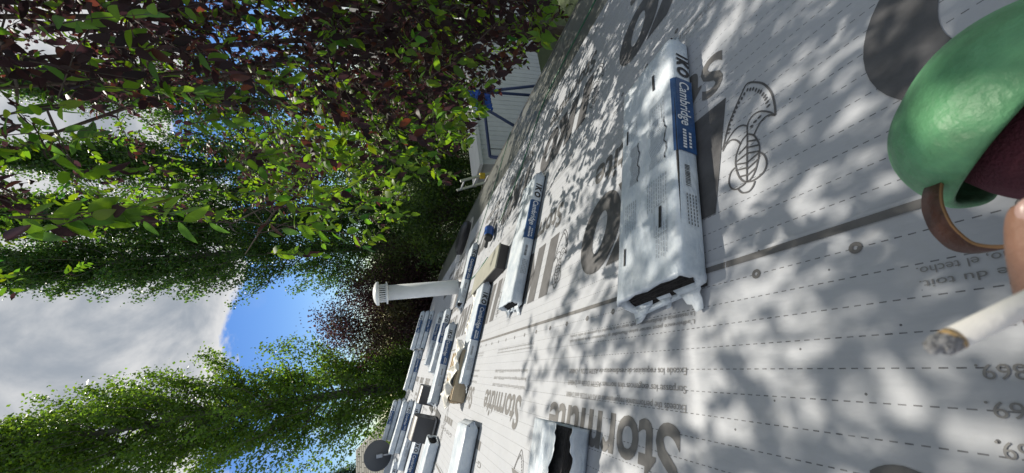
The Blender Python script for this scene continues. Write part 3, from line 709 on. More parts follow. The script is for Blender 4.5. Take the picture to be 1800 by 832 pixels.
mb = MB(); mb.tube([(.40, .03, .29), (.43, .03, .36)], .03, 10); mb.build('feed_horn', DM, T)
mb = MB(); mb.box((-.2, -.08, 0), (.02, .08, .012)); bo = mb.build('foot_plate', DM, T); bo.matrix_local = Matrix.Rotation(TH, 4, 'X') @ Matrix.Translation((0, 0, .008))

# ================================================================== LADDER
AL = mat('ladder_aluminium', (.62, .63, .64), .35, metal=.75); YL = mat('clamp_yellow', (.6, .42, .03), .5)
eb = rw(7.55, EAVE - .20, -.02)
T = thing('ladder', 'aluminium ladder leaning on the eave with two rungs showing', 'ladder', Matrix.Translation((eb[0], eb[1] - .8, -4.3)))
top = Vector((0, .8 + .12, eb[2] + 4.3 + .62)); bot = Vector((0, -.05, 0)); dv = (top - bot)
for s in (-.23, .23):
    mb = MB(); mb.tube([bot + Vector((s, 0, 0)), top + Vector((s, 0, 0))], .032, 4); mb.build('rail', AL, T)
nrung = int(dv.length / .3)
for k in range(nrung):
    p = top - dv.normalized() * (.10 + .3*k); mb = MB(); mb.tube([p + Vector((-.23, 0, 0)), p + Vector((.23, 0, 0))], .02, 10); mb.build('rung', AL, T)
mb = MB(); p = top - dv.normalized()*.52; mb.box((p.x - .27, p.y - .05, p.z - .06), (p.x - .19, p.y + .07, p.z + .06)); mb.build('clamp', YL, T, bevel=.01)

# ================================================================== NEIGHBOURING BUILDINGS
WB = mat('white_siding', (.62, .63, .62), .55, bump=.05, bscale=20, var=.08, vscale=2)
T = thing('garden_shed', 'white shed of upright boards seen beyond the eave behind the blue frame', 'shed', Matrix.Translation((9.1, -5.35, -4.3)))
for k in range(46):
    mb = MB(); mb.box((0, -.155*k - .147, 0), (.025, -.155*k, 2.36)); mb.build('siding_board', WB, T)
mb = MB(); mb.box((.02, -7.2, 0), (1.8, -.25, 2.2)); mb.build('wall', WB, T)
mb = MB(); mb.add([(-.12, -7.35, 2.36), (-.12, .08, 2.36), (1.9, -.2, 2.1), (1.9, -7.35, 2.1), (-.12, -7.35, 2.46), (-.12, .08, 2.46), (1.9, -.2, 2.2), (1.9, -7.35, 2.2)], [(0,1,2,3), (4,7,6,5), (0,4,5,1), (1,5,6,2), (2,6,7,3), (3,7,4,0)]); mb.build('roof', WB, T)

SHG = None
def shingle_roof_mat():
    m = bpy.data.materials.new('far_shingles'); m.use_nodes = True; t = m.node_tree; b = t.nodes['Principled BSDF']
    tcn = t.nodes.new('ShaderNodeTexCoord'); mp = t.nodes.new('ShaderNodeMapping'); mp.inputs['Rotation'].default_value = (0, 0, 0)
    t.links.new(tcn.outputs['UV'], mp.inputs[0])
    br = t.nodes.new('ShaderNodeTexBrick'); br.inputs['Scale'].default_value = 1; br.inputs['Brick Width'].default_value = .5; br.inputs['Row Height'].default_value = .21
    br.inputs['Mortar Size'].default_value = .022; br.inputs['Color1'].default_value = (.40, .39, .35, 1); br.inputs['Color2'].default_value = (.27, .26, .23, 1); br.inputs['Mortar'].default_value = (.10, .10, .09, 1)
    t.links.new(mp.outputs[0], br.inputs['Vector']); t.links.new(br.outputs[0], b.inputs['Base Color']); b.inputs['Roughness'].default_value = .9
    bp = t.nodes.new('ShaderNodeBump'); bp.inputs['Strength'].default_value = .6; bp.inputs['Distance'].default_value = .02; t.links.new(br.outputs[1], bp.inputs['Height']); bp.invert = True; t.links.new(bp.outputs[0], b.inputs['Normal'])
    return m
SHG = shingle_roof_mat()
T = thing('neighbour_house', 'neighbouring house with hipped roof of pale shingles beyond the satellite dish', 'house', Matrix.Translation((20.5, 1.4, -4.3)))
mb = MB(); mb.box((.3, .4, 0), (8.7, 11.6, 3.95)); mb.build('wall', mat('beige_siding', (.45, .42, .36), .8), T)
me = bpy.data.meshes.new('roof')
vs = [(0, 0, 3.9), (9, 0, 3.9), (9, 12, 3.9), (0, 12, 3.9), (4.5, 2.2, 6.9), (4.5, 12, 6.9)]
fs = [(0, 4, 5, 3), (0, 1, 4), (1, 2, 5, 4), (2, 3, 5), (0, 3, 2, 1)]
me.from_pydata(vs, [], fs); uv = me.uv_layers.new(name='UVMap'); li = 0
for p in me.polygons:
    for l, v in zip(p.loop_indices, p.vertices):
        x, y, z = vs[v]
        hyp = math.hypot(4.5, 3.0)/4.5
        uv.data[l].uv = (y, x*hyp) if p.index in (0, 2) else (x, y*1.7)
me.materials.append(SHG); ro = link('roof', me, T)
mb = MB(); mb.box((1.6, 7.6, 4.8), (2.1, 8.1, 5.5)); mb.build('roof_vent', VENT, ro, bevel=.03)
mb = MB(); mb.box((-.12, -.05, 3.75), (0.0, 12.1, 3.92)); mb.build('gutter', WPIPE, T)

T = thing('white_house', 'white sided house glimpsed through the leaves behind the near tree', 'house', Matrix.Translation((9.0, -23.0, -4.3)))
mb = MB(); mb.box((0, 0, 0), (10, 7, 4.2)); mb.build('wall', WB, T)
for k in range(20):
    mb = MB(); mb.box((-.02, -.02, .2*k), (10.02, 7.02, .2*k + .17)); mb.build('siding_course', WB, T)
mb = MB(); mb.add([(-.4, -.4, 4.2), (10.4, -.4, 4.2), (10.4, 7.4, 4.2), (-.4, 7.4, 4.2), (-.4, 3.5, 6.3), (10.4, 3.5, 6.3)], [(0, 1, 5, 4), (2, 3, 4, 5), (0, 4, 3), (1, 2, 5), (0, 3, 2, 1)]); mb.build('roof', mat('grey_shingle', (.12, .12, .12), .9), T)
for x in (2.0, 6.2):
    mb = MB(); mb.box((x, 7.02, 1.3), (x + 1.5, 7.05, 2.7)); w_ = mb.build('window', WPIPE, T)
    mb = MB(); mb.box((x + .1, 7.052, 1.4), (x + 1.4, 7.058, 2.6)); mb.build('pane', mat('dark_glass', (.02, .025, .03), .08), w_)

# blue steel frame with a blue bin
FB = mat('frame_blue', (.03, .05, .13), .45); CB = mat('tarp_blue', (.03, .12, .55), .5)
T = thing('play_frame', 'dark blue tubular steel frame standing in front of the white shed', 'frame', Matrix.Translation((7.6, -5.2, -4.3)))
hb = 2.62
for (p, q) in (((-.3, .75, 0), (-.1, .55, hb)), ((.25, .75, 0), (-.1, .55, hb)), ((-.1, .55, hb), (-.35, -1.05, hb+.05)), ((-.35, -1.05, hb+.05), (-.6, -1.45, 0)), ((-.35, -1.05, hb+.05), (.1, -1.45, 0)), ((-.1, .0, 1.4), (-.28, -.62, hb))):
    mb = MB(); mb.tube([p, q], .036, 10); mb.build('tube', FB, T, smooth=True)
mb = MB(); mb.tube([(-.12, .35, hb-.04), (-.12, .35, .6)], .008, 6); mb.build('swing_rope', GK, T)
o = crumple('blue_tarp', 'bright blue tarp bundled on top of the blue frame', Matrix.Translation((7.28, -6.1, -1.58)) @ Matrix.Rotation(R(80), 4, 'Y'), .55, .5, 16, 16, .18, 9, CB, 'tarp', .0)

# ================================================================== TREES
BARK = mat('bark_brown', (.075, .055, .045), .9, bump=.8, bscale=25, var=.4, vscale=12, stretch=(1, 1, .25))
BARKG = mat('bark_grey', (.13, .125, .10), .9, bump=.7, bscale=20, var=.4, vscale=8, stretch=(1, 1, .3))
LEAF = leaf_mat('leaf_chokecherry', .50, .5)
LEAFP = leaf_mat('leaf_poplar', .45, .40)
def leaves_mesh(name, P_, D_, Nn, Ln, Wn, tint, m, parent, simple=False):
    n = len(P_)
    D_ = D_ / np.linalg.norm(D_, axis=1, keepdims=True)
    Sd = np.cross(D_, Nn); Sd /= (np.linalg.norm(Sd, axis=1, keepdims=True) + 1e-9); Up = np.cross(Sd, D_)
    if simple:
        co = [(0, 0, 0), (.45, -.5, .06), (1, 0, -.12), (.45, .5, .06)]; faces = np.array([[0, 1, 2, 3]]); loops = 4
    else:
        co = [(0, 0, 0), (.28, -.42, .07), (.28, .42, .07), (.66, -.40, .02), (.66, .40, .02), (1, 0, -.16)]
    k = len(co)
    V = np.zeros((n, k, 3))
    for q, (u, w, h) in enumerate(co):
        V[:, q] = P_ + D_*(Ln*u)[:, None] + Sd*(Wn*w)[:, None] + Up*(Ln*h)[:, None]
    if simple: polys = [[0, 1, 2, 3]]
    else: polys = [[0, 1, 2], [1, 3, 4, 2], [3, 5, 4]]
    li = np.concatenate([np.array(p) for p in polys]); lens = np.array([len(p) for p in polys])
    me = bpy.data.meshes.new(name)
    me.vertices.add(n*k); me.vertices.foreach_set('co', V.reshape(-1))
    idx = (np.arange(n)[:, None]*k + li[None, :]).reshape(-1)
    me.loops.add(len(idx)); me.loops.foreach_set('vertex_index', idx.astype(np.int32))
    tot = np.tile(lens, n); st = np.concatenate([[0], np.cumsum(tot)[:-1]])
    me.polygons.add(len(tot)); me.polygons.foreach_set('loop_start', st.astype(np.int32)); me.polygons.foreach_set('loop_total', tot.astype(np.int32))
    me.polygons.foreach_set('use_smooth', np.ones(len(tot), dtype=bool))
    at = me.attributes.new('tint', 'FLOAT_COLOR', 'POINT')
    c4 = np.ones((n, k, 4)); c4[:, :, :3] = tint[:, None, :]
    at.data.foreach_set('color', c4.reshape(-1))
    me.update(calc_edges=True); me.materials.append(m)
    o = link(name, me, parent); o['kind'] = 'stuff'
    return o
def unit(v): return v / (np.linalg.norm(v, axis=-1, keepdims=True) + 1e-9)
def project(Pw):
    q = (Pw - CP) @ CM
    z = q[:, 2]; zz = np.where(np.abs(z) < 1e-4, 1e-4, z)
    return 900 + 668.1*q[:, 0]/zz, 416 + 668.1*q[:, 1]/zz, z

# ---------- the near chokecherry: green shoots over dark purple leaves
TC = np.array([4.1, -4.3, 2.3]); TR = np.array([4.4, 4.1, 4.2])
trunk_base = np.array([5.6, -6.6, -4.3])
cherry = thing('chokecherry_tree', 'near tree with mixed green and dark purple leaves hanging over the eave', 'tree', Matrix.Translation(trunk_base))
def lw(p): return tuple(np.asarray(p) - trunk_base)
fork = np.array([5.2, -6.0, -1.2])
mb = MB(); mb.tube([lw(trunk_base), lw(trunk_base + [-.05, .1, 1.0]), lw(trunk_base + [-.2, .3, 2.1]), lw(fork)], [.20, .16, .145, .13], 12); mb.build('trunk', BARK, cherry, smooth=True)
limb_pts = []; bm = MB(); lr = np.random.default_rng(11)
for k in range(16):
    u = unit(lr.normal(size=3)); u[2] = abs(u[2])*.9 + .12; e = TC + TR*unit(u)*lr.uniform(.65, .92)
    mid = fork*.45 + e*.55 + np.array([0, 0, .6]) + lr.normal(size=3)*.3
    pts = []
    for q in range(9):
        t = q/8; pts.append((1-t)**2*fork + 2*t*(1-t)*mid + t*t*e)
    limb_pts += pts[2:]
    bm.tube([lw(p) for p in pts], list(np.linspace(.05, .008, 9)), 7)
bm.build('limb', BARK, cherry, smooth=True)
limb_pts = np.array(limb_pts)
# clumps and twigs
NC = 150
u = unit(lr.normal(size=(NC, 3))); cl = TC + TR*u*(lr.uniform(.15, 1, NC)**.45)[:, None]
ntw = 1100
ci = lr.integers(0, NC, ntw)
tb = cl[ci] + lr.normal(size=(ntw, 3))*np.array([.50, .50, .45])
# extra hanging sprays that come close to the roof and the viewer
extra = [(1.5, -0.75, 1.82, 5), (1.52, -0.86, 1.79, 4), (1.51, -0.96, 1.87, 5), (2.14, -0.9, 2.01, 3), (2.14, -1.33, 1.8, 4), (2.21, -1.47, 1.49, 5), (2.26, -1.11, 1.32, 8), (2.41, -0.99, 1.29, 7), (2.42, -1.19, 1.21, 8), (2.32, -1.38, 1.11, 7), (2.22, -1.63, 1.36, 6), (1.99, -1.63, 1.65, 5), (1.68, -1.6, 1.68, 5), (1.68, -1.52, 1.9, 5), (1.79, -1.32, 2.04, 5), (2.46, -1.37, 0.86, 8), (2.43, -1.65, 0.7, 9), (2.65, -1.54, 0.63, 7), (2.68, -1.13, 0.95, 3), (1.49, -1.65, 1.51, 5), (1.43, -1.55, 1.7, 4), (2.09, -2.07, 1.08, 8), (2.46, -1.96, 0.45, 9), (1.97, -1.27, 1.88, 4), (1.93, -1.2, 2.02, 4)]
extra = [(x, y, z, max(1, n_ // 2)) for x, y, z, n_ in extra]
for (x, y, z, n_) in extra: tb = np.vstack([tb, np.array([x, y, z]) + lr.normal(size=(n_, 3))*.09]); n_extra0 = len(tb)
n_extra = sum(e_[3] for e_ in extra); i_extra = n_extra0 - n_extra
# twigs of the overhanging boughs: those that shade the near part of the roof
sr = np.random.default_rng(2024)
ga, gb = np.meshgrid(np.arange(-1.2, 5.8, .140), np.arange(-3.9, 1.15, .140)); ng = ga.size
sa = ga.ravel() + sr.uniform(-.09, .09, ng); sb = gb.ravel() + sr.uniform(-.09, .09, ng); hh = sr.uniform(3.2, 6.6, ng)
nk_ = 1300; cen = np.stack([sr.uniform(-1.2, 6.0, 110), sr.uniform(-3.9, 1.0, 110), sr.uniform(3.2, 6.6, 110)], 1); cj = sr.integers(0, 110, nk_)
sa = np.concatenate([sa, cen[cj, 0] + sr.normal(size=nk_)*.24]); sb = np.concatenate([sb, cen[cj, 1] + sr.normal(size=nk_)*.24]); hh = np.concatenate([hh, cen[cj, 2] + sr.normal(size=nk_)*.35])
tb = np.vstack([tb, np.stack([sa, sb*math.cos(TH), sb*math.sin(TH)], 1) + hh[:, None]*SD])
# outer boughs between the eave and the poplars
nf = 2000
fx = np.where(lr.uniform(size=nf) < .26, lr.uniform(-120, 480, nf), lr.uniform(430, 1030, nf)); fd = np.where(fx < 430, lr.uniform(1.5, 4.2, nf), lr.uniform(2.2, 6.2, nf)); fy = lr.uniform(-120, 420, nf)*lr.uniform(.55, 1, nf)
tb = np.vstack([tb, CP + ((np.stack([(fx-900)/668.1, (fy-416)/668.1, np.ones(nf)], 1)) @ CM.T)*fd[:, None]])
ntw = len(tb)
out = unit((tb - TC)/TR); td = unit(out*.55 + lr.normal(size=(ntw, 3))*.55 + np.array([-.12, .12, -.35])); td[i_extra:i_extra + n_extra] = unit(lr.normal(size=(n_extra, 3))*.40 + np.array([-.1, .25, -.75]))
tl = lr.uniform(.28, .55, ntw)
tip = tb + td*tl[:, None]
# keep-out: viewer, the space the picture shows clear, sunlit part of the roof
def allowed(Pw, r_=None):
    px_, py_, z = project(Pw)
    ymax = np.interp(px_, [-700, -150, 0, 100, 250, 330, 450, 500, 590, 640, 720, 800, 850, 900, 960, 1010, 1040], [1500, 650, 535, 500, 420, 400, 420, 490, 500, 440, 385, 320, 190, 140, 90, 30, -40])
    ok = (py_ < ymax) & (px_ < 1060) | (z < 0.05)
    ok &= ~((px_ > 1040) & (z > 0) & (py_ > -250))
    d = np.linalg.norm(Pw - CP, axis=1); ok &= d > 1.15
    yr_ = Pw[:, 1]; zroof = yr_*math.tan(TH); ok &= Pw[:, 2] > np.where(yr_ > -3.95, zroof + .35, -4.0)
    # where the shadow lands on the roof
    nvec = np.array([0, -math.sin(TH), math.cos(TH)]); hgt = Pw @ nvec; s = hgt / (SD @ nvec)
    Q = Pw - s[:, None]*SD; b_ = Q[:, 1]*math.cos(TH) + Q[:, 2]*math.sin(TH); a_ = Q[:, 0]
    lim = 2.35 + 1.15*np.maximum(0, -b_) + .45*np.sin(a_*1.3 + b_*2.2) + .3*np.sin(b_*5.1)
    ok &= (a_ < lim) | (b_ < -4.2)
    ok &= ~((a_ > -.6) & (b_ > 1.1 + .25*np.sin(a_*2.6)))
    return ok, px_, py_, z
ok, *_ = allowed(tip); ok2, px0, py0, z0_ = allowed(tb); keep = ok & ok2
# the outer crown facing the roof is open: whole boughs are missing there
openness = np.array([mnoise.noise(Vector(p)*1.1) for p in tb]) 
thin = (z0_ > 0) & (px0 > -60) & (px0 < 520) & (py0 > -60)
zone = np.where((px0 < 470) & (py0 > 165), -.33, np.where(px0 < 350, -.10, -.03))
zone = np.where(py0 < 150, zone + .10, zone)
keep &= (~(thin & (openness > zone)) & ~((z0_ > 0) & (px0 >= 520) & (px0 < 860) & (py0 > 210) & (openness > -.06))) | (lr.uniform(size=ntw) < .06) | ((np.arange(ntw) >= i_extra) & (np.arange(ntw) < i_extra + n_extra))
tb, td, tl = tb[keep], td[keep], tl[keep]; ntw = len(tb)
tm = MB()
for k in range(ntw):
    p = tb[k]; e1 = p + td[k]*tl[k]*.5 + np.array([0, 0, .01]); e2 = p + td[k]*tl[k] - np.array([0, 0, .04])
    d_ = np.linalg.norm(limb_pts - p, axis=1); j = int(np.argmin(d_))
    tm.tube([lw(p), lw(e1), lw(e2)], [.0032, .0022, .001], 3, cap=False)
    if k % 5 == 0 and d_[j] < 1.6:
        q = limb_pts[j]; mid = (q + p)/2 + np.array([0, 0, .08]); 
        okm, *_ = allowed(np.array([mid]))
        if okm[0]: tm.tube([lw(q), lw(mid), lw(p)], [.011, .007, .0035], 4, cap=False)
tm.build('twigs', BARK, cherry)['kind'] = 'stuff'
NLF = 13
tt = np.tile((np.arange(NLF) + .6)/NLF, (ntw, 1)) + lr.uniform(-.03, .03, (ntw, NLF))
LP = tb[:, None, :] + td[:, None, :]*(tl[:, None]*tt)[:, :, None]; LP[:, :, 2] -= .04*tt**2
sd = unit(np.cross(td, lr.normal(size=(ntw, 3)))); sgn = np.where(np.arange(NLF) % 2 == 0, 1., -1.)
LD = td[:, None, :]*.55 + sd[:, None, :]*sgn[None, :, None]*.8 + lr.normal(size=(ntw, NLF, 3))*.30 + np.array([0, 0, -.30])
LN = np.tile(np.array([0, 0, 1.]), (ntw, NLF, 1)) + lr.normal(size=(ntw, NLF, 3))*.55
Ls = lr.uniform(.060, .105, (ntw, NLF))*(1 - .35*np.maximum(0, tt - .75)/.25)
# colours: inner / shaded leaves have turned purple, shoots are green
inner = np.linalg.norm((tb - TC)/TR, axis=1)
lowout = ((py0 > 190) & (z0_ > 0))[keep]          # outer, lower shoots of this year are green
pur = (lr.uniform(size=ntw) + .38*lowout - .15*(~lowout) + .25*((np.arange(len(keep)) >= i_extra) & (np.arange(len(keep)) < i_extra + n_extra))[keep] < np.clip(.78 - .35*(inner - .6)/.4, .3, .8))
pl = np.where(lr.uniform(size=(ntw, NLF)) < .12, ~pur[:, None], pur[:, None])
gcol = np.array([.080, .150, .024]); pcol = np.array([.024, .0125, .014])
vari = lr.uniform(.65, 1.35, (ntw, NLF, 1)); hue = lr.normal(size=(ntw, NLF, 1))
TI = np.where(pl[:, :, None], pcol*vari + np.maximum(hue - .6, 0)*np.array([.035, .013, .004]), gcol*vari + hue*np.array([.015, .008, .0]))
TI = np.clip(TI, .006, .5)
LP = LP.reshape(-1, 3); LD = unit(LD.reshape(-1, 3)); LN = unit(LN.reshape(-1, 3)); Ls = Ls.reshape(-1); TI = TI.reshape(-1, 3)
ok, px_, py_, z_ = allowed(LP)
LP, LD, LN, Ls, TI, px_, py_, z_ = LP[ok], LD[ok], LN[ok], Ls[ok], TI[ok], px_[ok], py_[ok], z_[ok]
vis = (z_ > .1) & (px_ > -20) & (px_ < 1100) & (py_ > -20) & (py_ < 832)
size = np.where(vis, Ls/np.maximum(z_, .1), 0); order = np.argsort(-size)[:300]
big = np.zeros(len(LP), bool); big[order] = True
print('cherry leaves', len(LP), 'big min px', size[order[-1]]*668)
leaves_mesh('foliage', LP[~big] - trunk_base, LD[~big], LN[~big], Ls[~big], Ls[~big]*.52, TI[~big], LEAF, cherry)
# the 300 largest leaves are objects of their own, with a real blade: folded, curved, pointed
def blade(tint, m):
    me = bpy.data.meshes.new('leaf'); nseg = 7; vs = []; fs = []
    for i in range(nseg + 1):
        t = i/nseg; w = .235*math.sin(math.pi*min(1, t**.85))**.8*(1 - .15*t) + (.004 if i in (0, nseg) else 0); zb = -.16*t*t
        vs += [(t, -w, zb + .22*w), (t, 0, zb), (t, w, zb + .22*w)]
    for i in range(nseg):
        for q in (0, 1): fs.append((3*i+q, 3*i+3+q, 3*i+4+q, 3*i+1+q))
    me.from_pydata(vs, [], fs); me.update(); me.polygons.foreach_set('use_smooth', [True]*len(me.polygons))
    at = me.attributes.new('tint', 'FLOAT_COLOR', 'POINT')
    for i in range(len(vs)):
        k_ = 1.12 if i % 3 == 1 else 1.0
        at.data[i].color = (tint[0]*k_, tint[1]*k_, tint[2]*k_, 1)
    me.materials.append(m); return me
pal = [(.075, .150, .025), (.10, .18, .03), (.055, .12, .03), (.13, .185, .035), (.024, .0125, .014), (.060, .026, .018), (.016, .010, .011)]
blades = [blade(c, LEAF) for c in pal]; pa = np.array(pal)
for i in order:
    me = blades[int(np.argmin(np.sum((pa - TI[i])**2, axis=1)))]
    o = bpy.data.objects.new('leaf', me); COL.objects.link(o); o.parent = cherry
    dx = Vector(LD[i]); up = Vector(LN[i]); y_ = up.cross(dx).normalized(); z2 = dx.cross(y_)
    L_ = float(Ls[i]); M_ = Matrix.Identity(4); pp = lw(LP[i])
    for r_ in range(3): M_[r_][0] = dx[r_]*L_; M_[r_][1] = y_[r_]*L_; M_[r_][2] = z2[r_]*L_; M_[r_][3] = pp[r_]
    o.matrix_local = M_

# ---------- columnar poplars
def poplar(x, y, h, rad, seed, label, nleaf=30000, col=(.052, .105, .026), zb=1.6, lsz=.105):
    rr = np.random.default_rng(seed)
    T = thing('poplar_tree', label, 'tree', Matrix.Translation((x, y, -4.3)), 'tall columnar poplars beyond the roof')
    mb = MB(); pts = []; 
    for k in range(10):
        t = k/9; pts.append((.12*math.sin(t*5 + seed), .12*math.cos(t*4 + seed), h*.97*t))
    mb.tube(pts, [.24*(1-.93*k/9) + .012 for k in range(10)], 10); mb.build('trunk', BARKG, T, smooth=True)
    def radius(t): return rad*np.clip(np.minimum(t*6 + .30, 1)*(1 - np.maximum(0, t-.50)/.52)**.62, .05, 1)
    br = MB(); ncl = 380; ends = []
    for k in range(ncl):
        t = rr.uniform(.0, .99)**.9; z0 = zb + (h - zb)*t*.90; an = rr.uniform(0, 6.283); rl = float(radius(t))*rr.uniform(.35, 1.0)
        up = rr.uniform(.9, 2.2)
        p0 = np.array([0, 0, z0]); e = np.array([rl*math.cos(an), rl*math.sin(an), min(z0 + up, h)]); mid = (p0 + e)/2 + np.array([.2*rl*math.cos(an), .2*rl*math.sin(an), -.25])
        br.tube([p0, mid, e], [.035*(1-t) + .012, .016, .005], 5, cap=False)
        for q in np.linspace(.40, 1, 6): ends.append((1-q)**2*p0 + 2*q*(1-q)*mid + q*q*e)
    br.build('branches', BARKG, T, smooth=True)
    ends = np.array(ends); m_ = rr.integers(0, len(ends), nleaf)
    sp = rr.normal(size=(nleaf, 3))*np.array([.13, .13, .20])*rr.choice([.6, 1.0, 1.35], nleaf)[:, None]
    P_ = ends[m_] + sp
    D_ = rr.normal(size=(nleaf, 3)) + np.array([0, 0, -.6]); N_ = rr.normal(size=(nleaf, 3)) + np.array([0, 0, .6])
    Ln = rr.uniform(.65, 1.2, nleaf)*lsz
    cv = (rr.uniform(.65, 1.4, len(ends)))[m_][:, None]*rr.uniform(.8, 1.2, (nleaf, 1))
    C_ = np.clip(np.array(col)*cv + rr.normal(size=(nleaf, 1))*np.array([.010, .007, .0]), .008, .5)
    leaves_mesh('foliage', P_, D_, N_, Ln, Ln*.85, C_, LEAFP, T, simple=True)
    return T
poplar(18.2, .45, 20.5, 2.6, 1, 'lone tall poplar standing between the satellite dish and the purple leaved tree', 95000, (.085, .150, .028))  # sunlit look is put into a brighter leaf colour
poplar(18.6, -5.9, 21.0, 2.1, 2, 'tall backlit-tinted poplar next to the open blue sky beyond the vent pipe', 70000)  # this row keeps the darker leaf colour, which stands in for backlit shade
poplar(18.0, -7.7, 21.0, 1.8, 3, 'second tall poplar of the backlit-tinted row, right behind its first', 60000)
poplar(17.0, -9.6, 19.0, 1.8, 4, 'third tall poplar of the backlit-tinted row, behind the hanging leaves', 48000)
poplar(16.4, -12.4, 19.0, 1.9, 5, 'fourth tall poplar of the backlit-tinted row, mostly hidden by the near tree', 42000)

# ---------- rounder trees and bushes
def round_tree(name, x, y, h, rad, zc_, rz_, seed, label, col, col2, nleaf, lsz=.10, mix=.3, group=None, name_cat='tree'):
    rr = np.random.default_rng(seed)
    T = thing(name, label, name_cat, Matrix.Translation((x, y, -4.3)), group)
    mb = MB(); mb.tube([(0, 0, 0), (.08, .05, zc_*.5), (0, .1, zc_)], [.14, .10, .05], 9); mb.build('trunk', BARK, T, smooth=True)
    nc = 110; u_ = unit(rr.normal(size=(nc, 3))); cl_ = np.array([0, 0, zc_]) + u_*np.array([rad, rad, rz_])*(rr.uniform(.1, 1, nc)**.5)[:, None]
    br = MB()
    for k in range(nc):
        p0 = np.array([0, .05, zc_*.6 + .25*(cl_[k][2] - zc_*.6)]); br.tube([p0, (p0 + cl_[k])/2 + [0, 0, .15], cl_[k]], [.03, .015, .004], 4, cap=False)
    br.build('branches', BARK, T)
    m_ = rr.integers(0, nc, nleaf); P_ = cl_[m_] + rr.normal(size=(nleaf, 3))*rad*.16
    D_ = rr.normal(size=(nleaf, 3)) + [0, 0, -.4]; N_ = rr.normal(size=(nleaf, 3)) + [0, 0, .6]; Ln = rr.uniform(.6, 1.2, nleaf)*lsz
    pick = (rr.uniform(size=nc) < mix)[m_]
    C_ = np.where(pick[:, None], np.array(col2), np.array(col))*rr.uniform(.6, 1.4, (nleaf, 1))
    leaves_mesh('foliage', P_, D_, N_, Ln, Ln*.6, C_, LEAF, T, simple=True)
    return T
round_tree('purple_tree', 17.0, -2.6, 8, 2.0, 4.6, 3.0, 21, 'round tree with dark purple leaves behind the white vent pipe', (.036, .018, .020), (.06, .06, .025), 46000, .095, .25)
round_tree('purple_tree', 16.6, -4.4, 7, 1.7, 3.6, 2.3, 22, 'smaller purple and green tree beside the dome vent side of the purple one', (.045, .028, .025), (.06, .09, .025), 22000, .085, .45)
round_tree('leafy_bush', 17.2, -.6, 5, 1.3, 4.0, 1.6, 23, 'bright green bush between the purple tree and the lone poplar', (.075, .13, .03), (.05, .09, .025), 14000, .09, .4, None, 'bush')
for k, (x, y, r_, zc_) in enumerate(((13.5, -5.6, 1.7, 2.6), (14.5, -7.6, 2.0, 2.6), (15.0, -9.6, 2.1, 3.0), (14.0, -11.8, 2.2, 3.0), (12.5, -13.6, 2.2, 2.8))):
    round_tree('leafy_bush', x, y, 4, r_, zc_, 2.0, 30 + k, ('dark green bush behind the ladder top', 'dark bush between the ladder and the white shed roof', 'broad bush growing behind the white shed', 'bush behind the far end of the white shed', 'bush beyond the blue tarp')[k], (.032, .062, .018), (.06, .10, .022), 13000, .11, .35, None, 'bush')
# small spruce next to the neighbour's roof
T = thing('spruce_tree', 'small blue green spruce tip beside the neighbouring roof', 'tree', Matrix.Translation((27.0, 5.2, -4.3)))
mb = MB(); mb.tube([(0, 0, 0), (0, 0, 9.6)], [.16, .01], 8); mb.build('trunk', BARK, T)
rr = np.random.default_rng(90); nL = 9000; t = rr.uniform(0, 1, nL)**.7; an = rr.uniform(0, 6.283, nL); rad_ = (1 - t)*2.0*rr.uniform(.15, 1, nL)
P_ = np.stack([rad_*np.cos(an), rad_*np.sin(an), 1.5 + 8.1*t - rad_*.25], 1); D_ = np.stack([np.cos(an), np.sin(an), -.2 + rr.normal(size=nL)*.3], 1)
leaves_mesh('foliage', P_, D_, rr.normal(size=(nL, 3)) + [0, 0, 1], rr.uniform(.15, .3, nL), np.full(nL, .05), np.array([.035, .06, .04])*rr.uniform(.7, 1.3, (nL, 1)), LEAFP, T, simple=True)

# ================================================================== PERSON (seated behind the viewpoint: knee and hand in view)
SKIN = mat('skin', (.46, .24, .155), .5, bump=.25, bscale=180, var=.14, vscale=25)
PANTS = mat('burgundy_cloth', (.085, .016, .028), .9, bump=.5, bscale=300, var=.2, vscale=20)
SHIRT = mat('dark_shirt', (.05, .05, .06), .9)
person = thing('person', 'seated person in burgundy trousers, bent knee and fingers holding a cigarette', 'person', RM(-.45, -.05, .007))
def P3(a, b, n_): return (a + .45, b + .05, n_ - .007)
def skin_mesh(name, verts, edges, rad, m, parent, sub=2, root=0):
    me = bpy.data.meshes.new(name); me.from_pydata(verts, edges, []); me.update()
    o = link(name, me, parent); me.materials.append(m)
    sk = o.modifiers.new('skin', 'SKIN'); sk.use_smooth_shade = True; sk.branch_smoothing = .6
    for i, r_ in enumerate(rad): me.skin_vertices[0].data[i].radius = (r_, r_) if isinstance(r_, float) else r_
    me.skin_vertices[0].data[root].use_root = True
    ss = o.modifiers.new('sub', 'SUBSURF'); ss.levels = sub; ss.render_levels = sub
    return o
V = []; E_ = []; RR = []
def chain(pts, rads, start=None):
    prev = start
    for p, r_ in zip(pts, rads):
        V.append(P3(*p)); RR.append(float(r_)); i = len(V) - 1
        if prev is not None: E_.append((prev, i))
        prev = i
    return prev
pel = chain([(-.50, -.05, .15)], [.12]); sp_ = chain([(-.54, -.05, .34), (-.53, -.05, .50), (-.49, -.05, .62)], [.12, .13, .10], pel)
nk = chain([(-.46, -.05, .70), (-.43, -.05, .78), (-.41, -.05, .87), (-.42, -.05, .94)], [.055, .06, .085, .06], sp_)
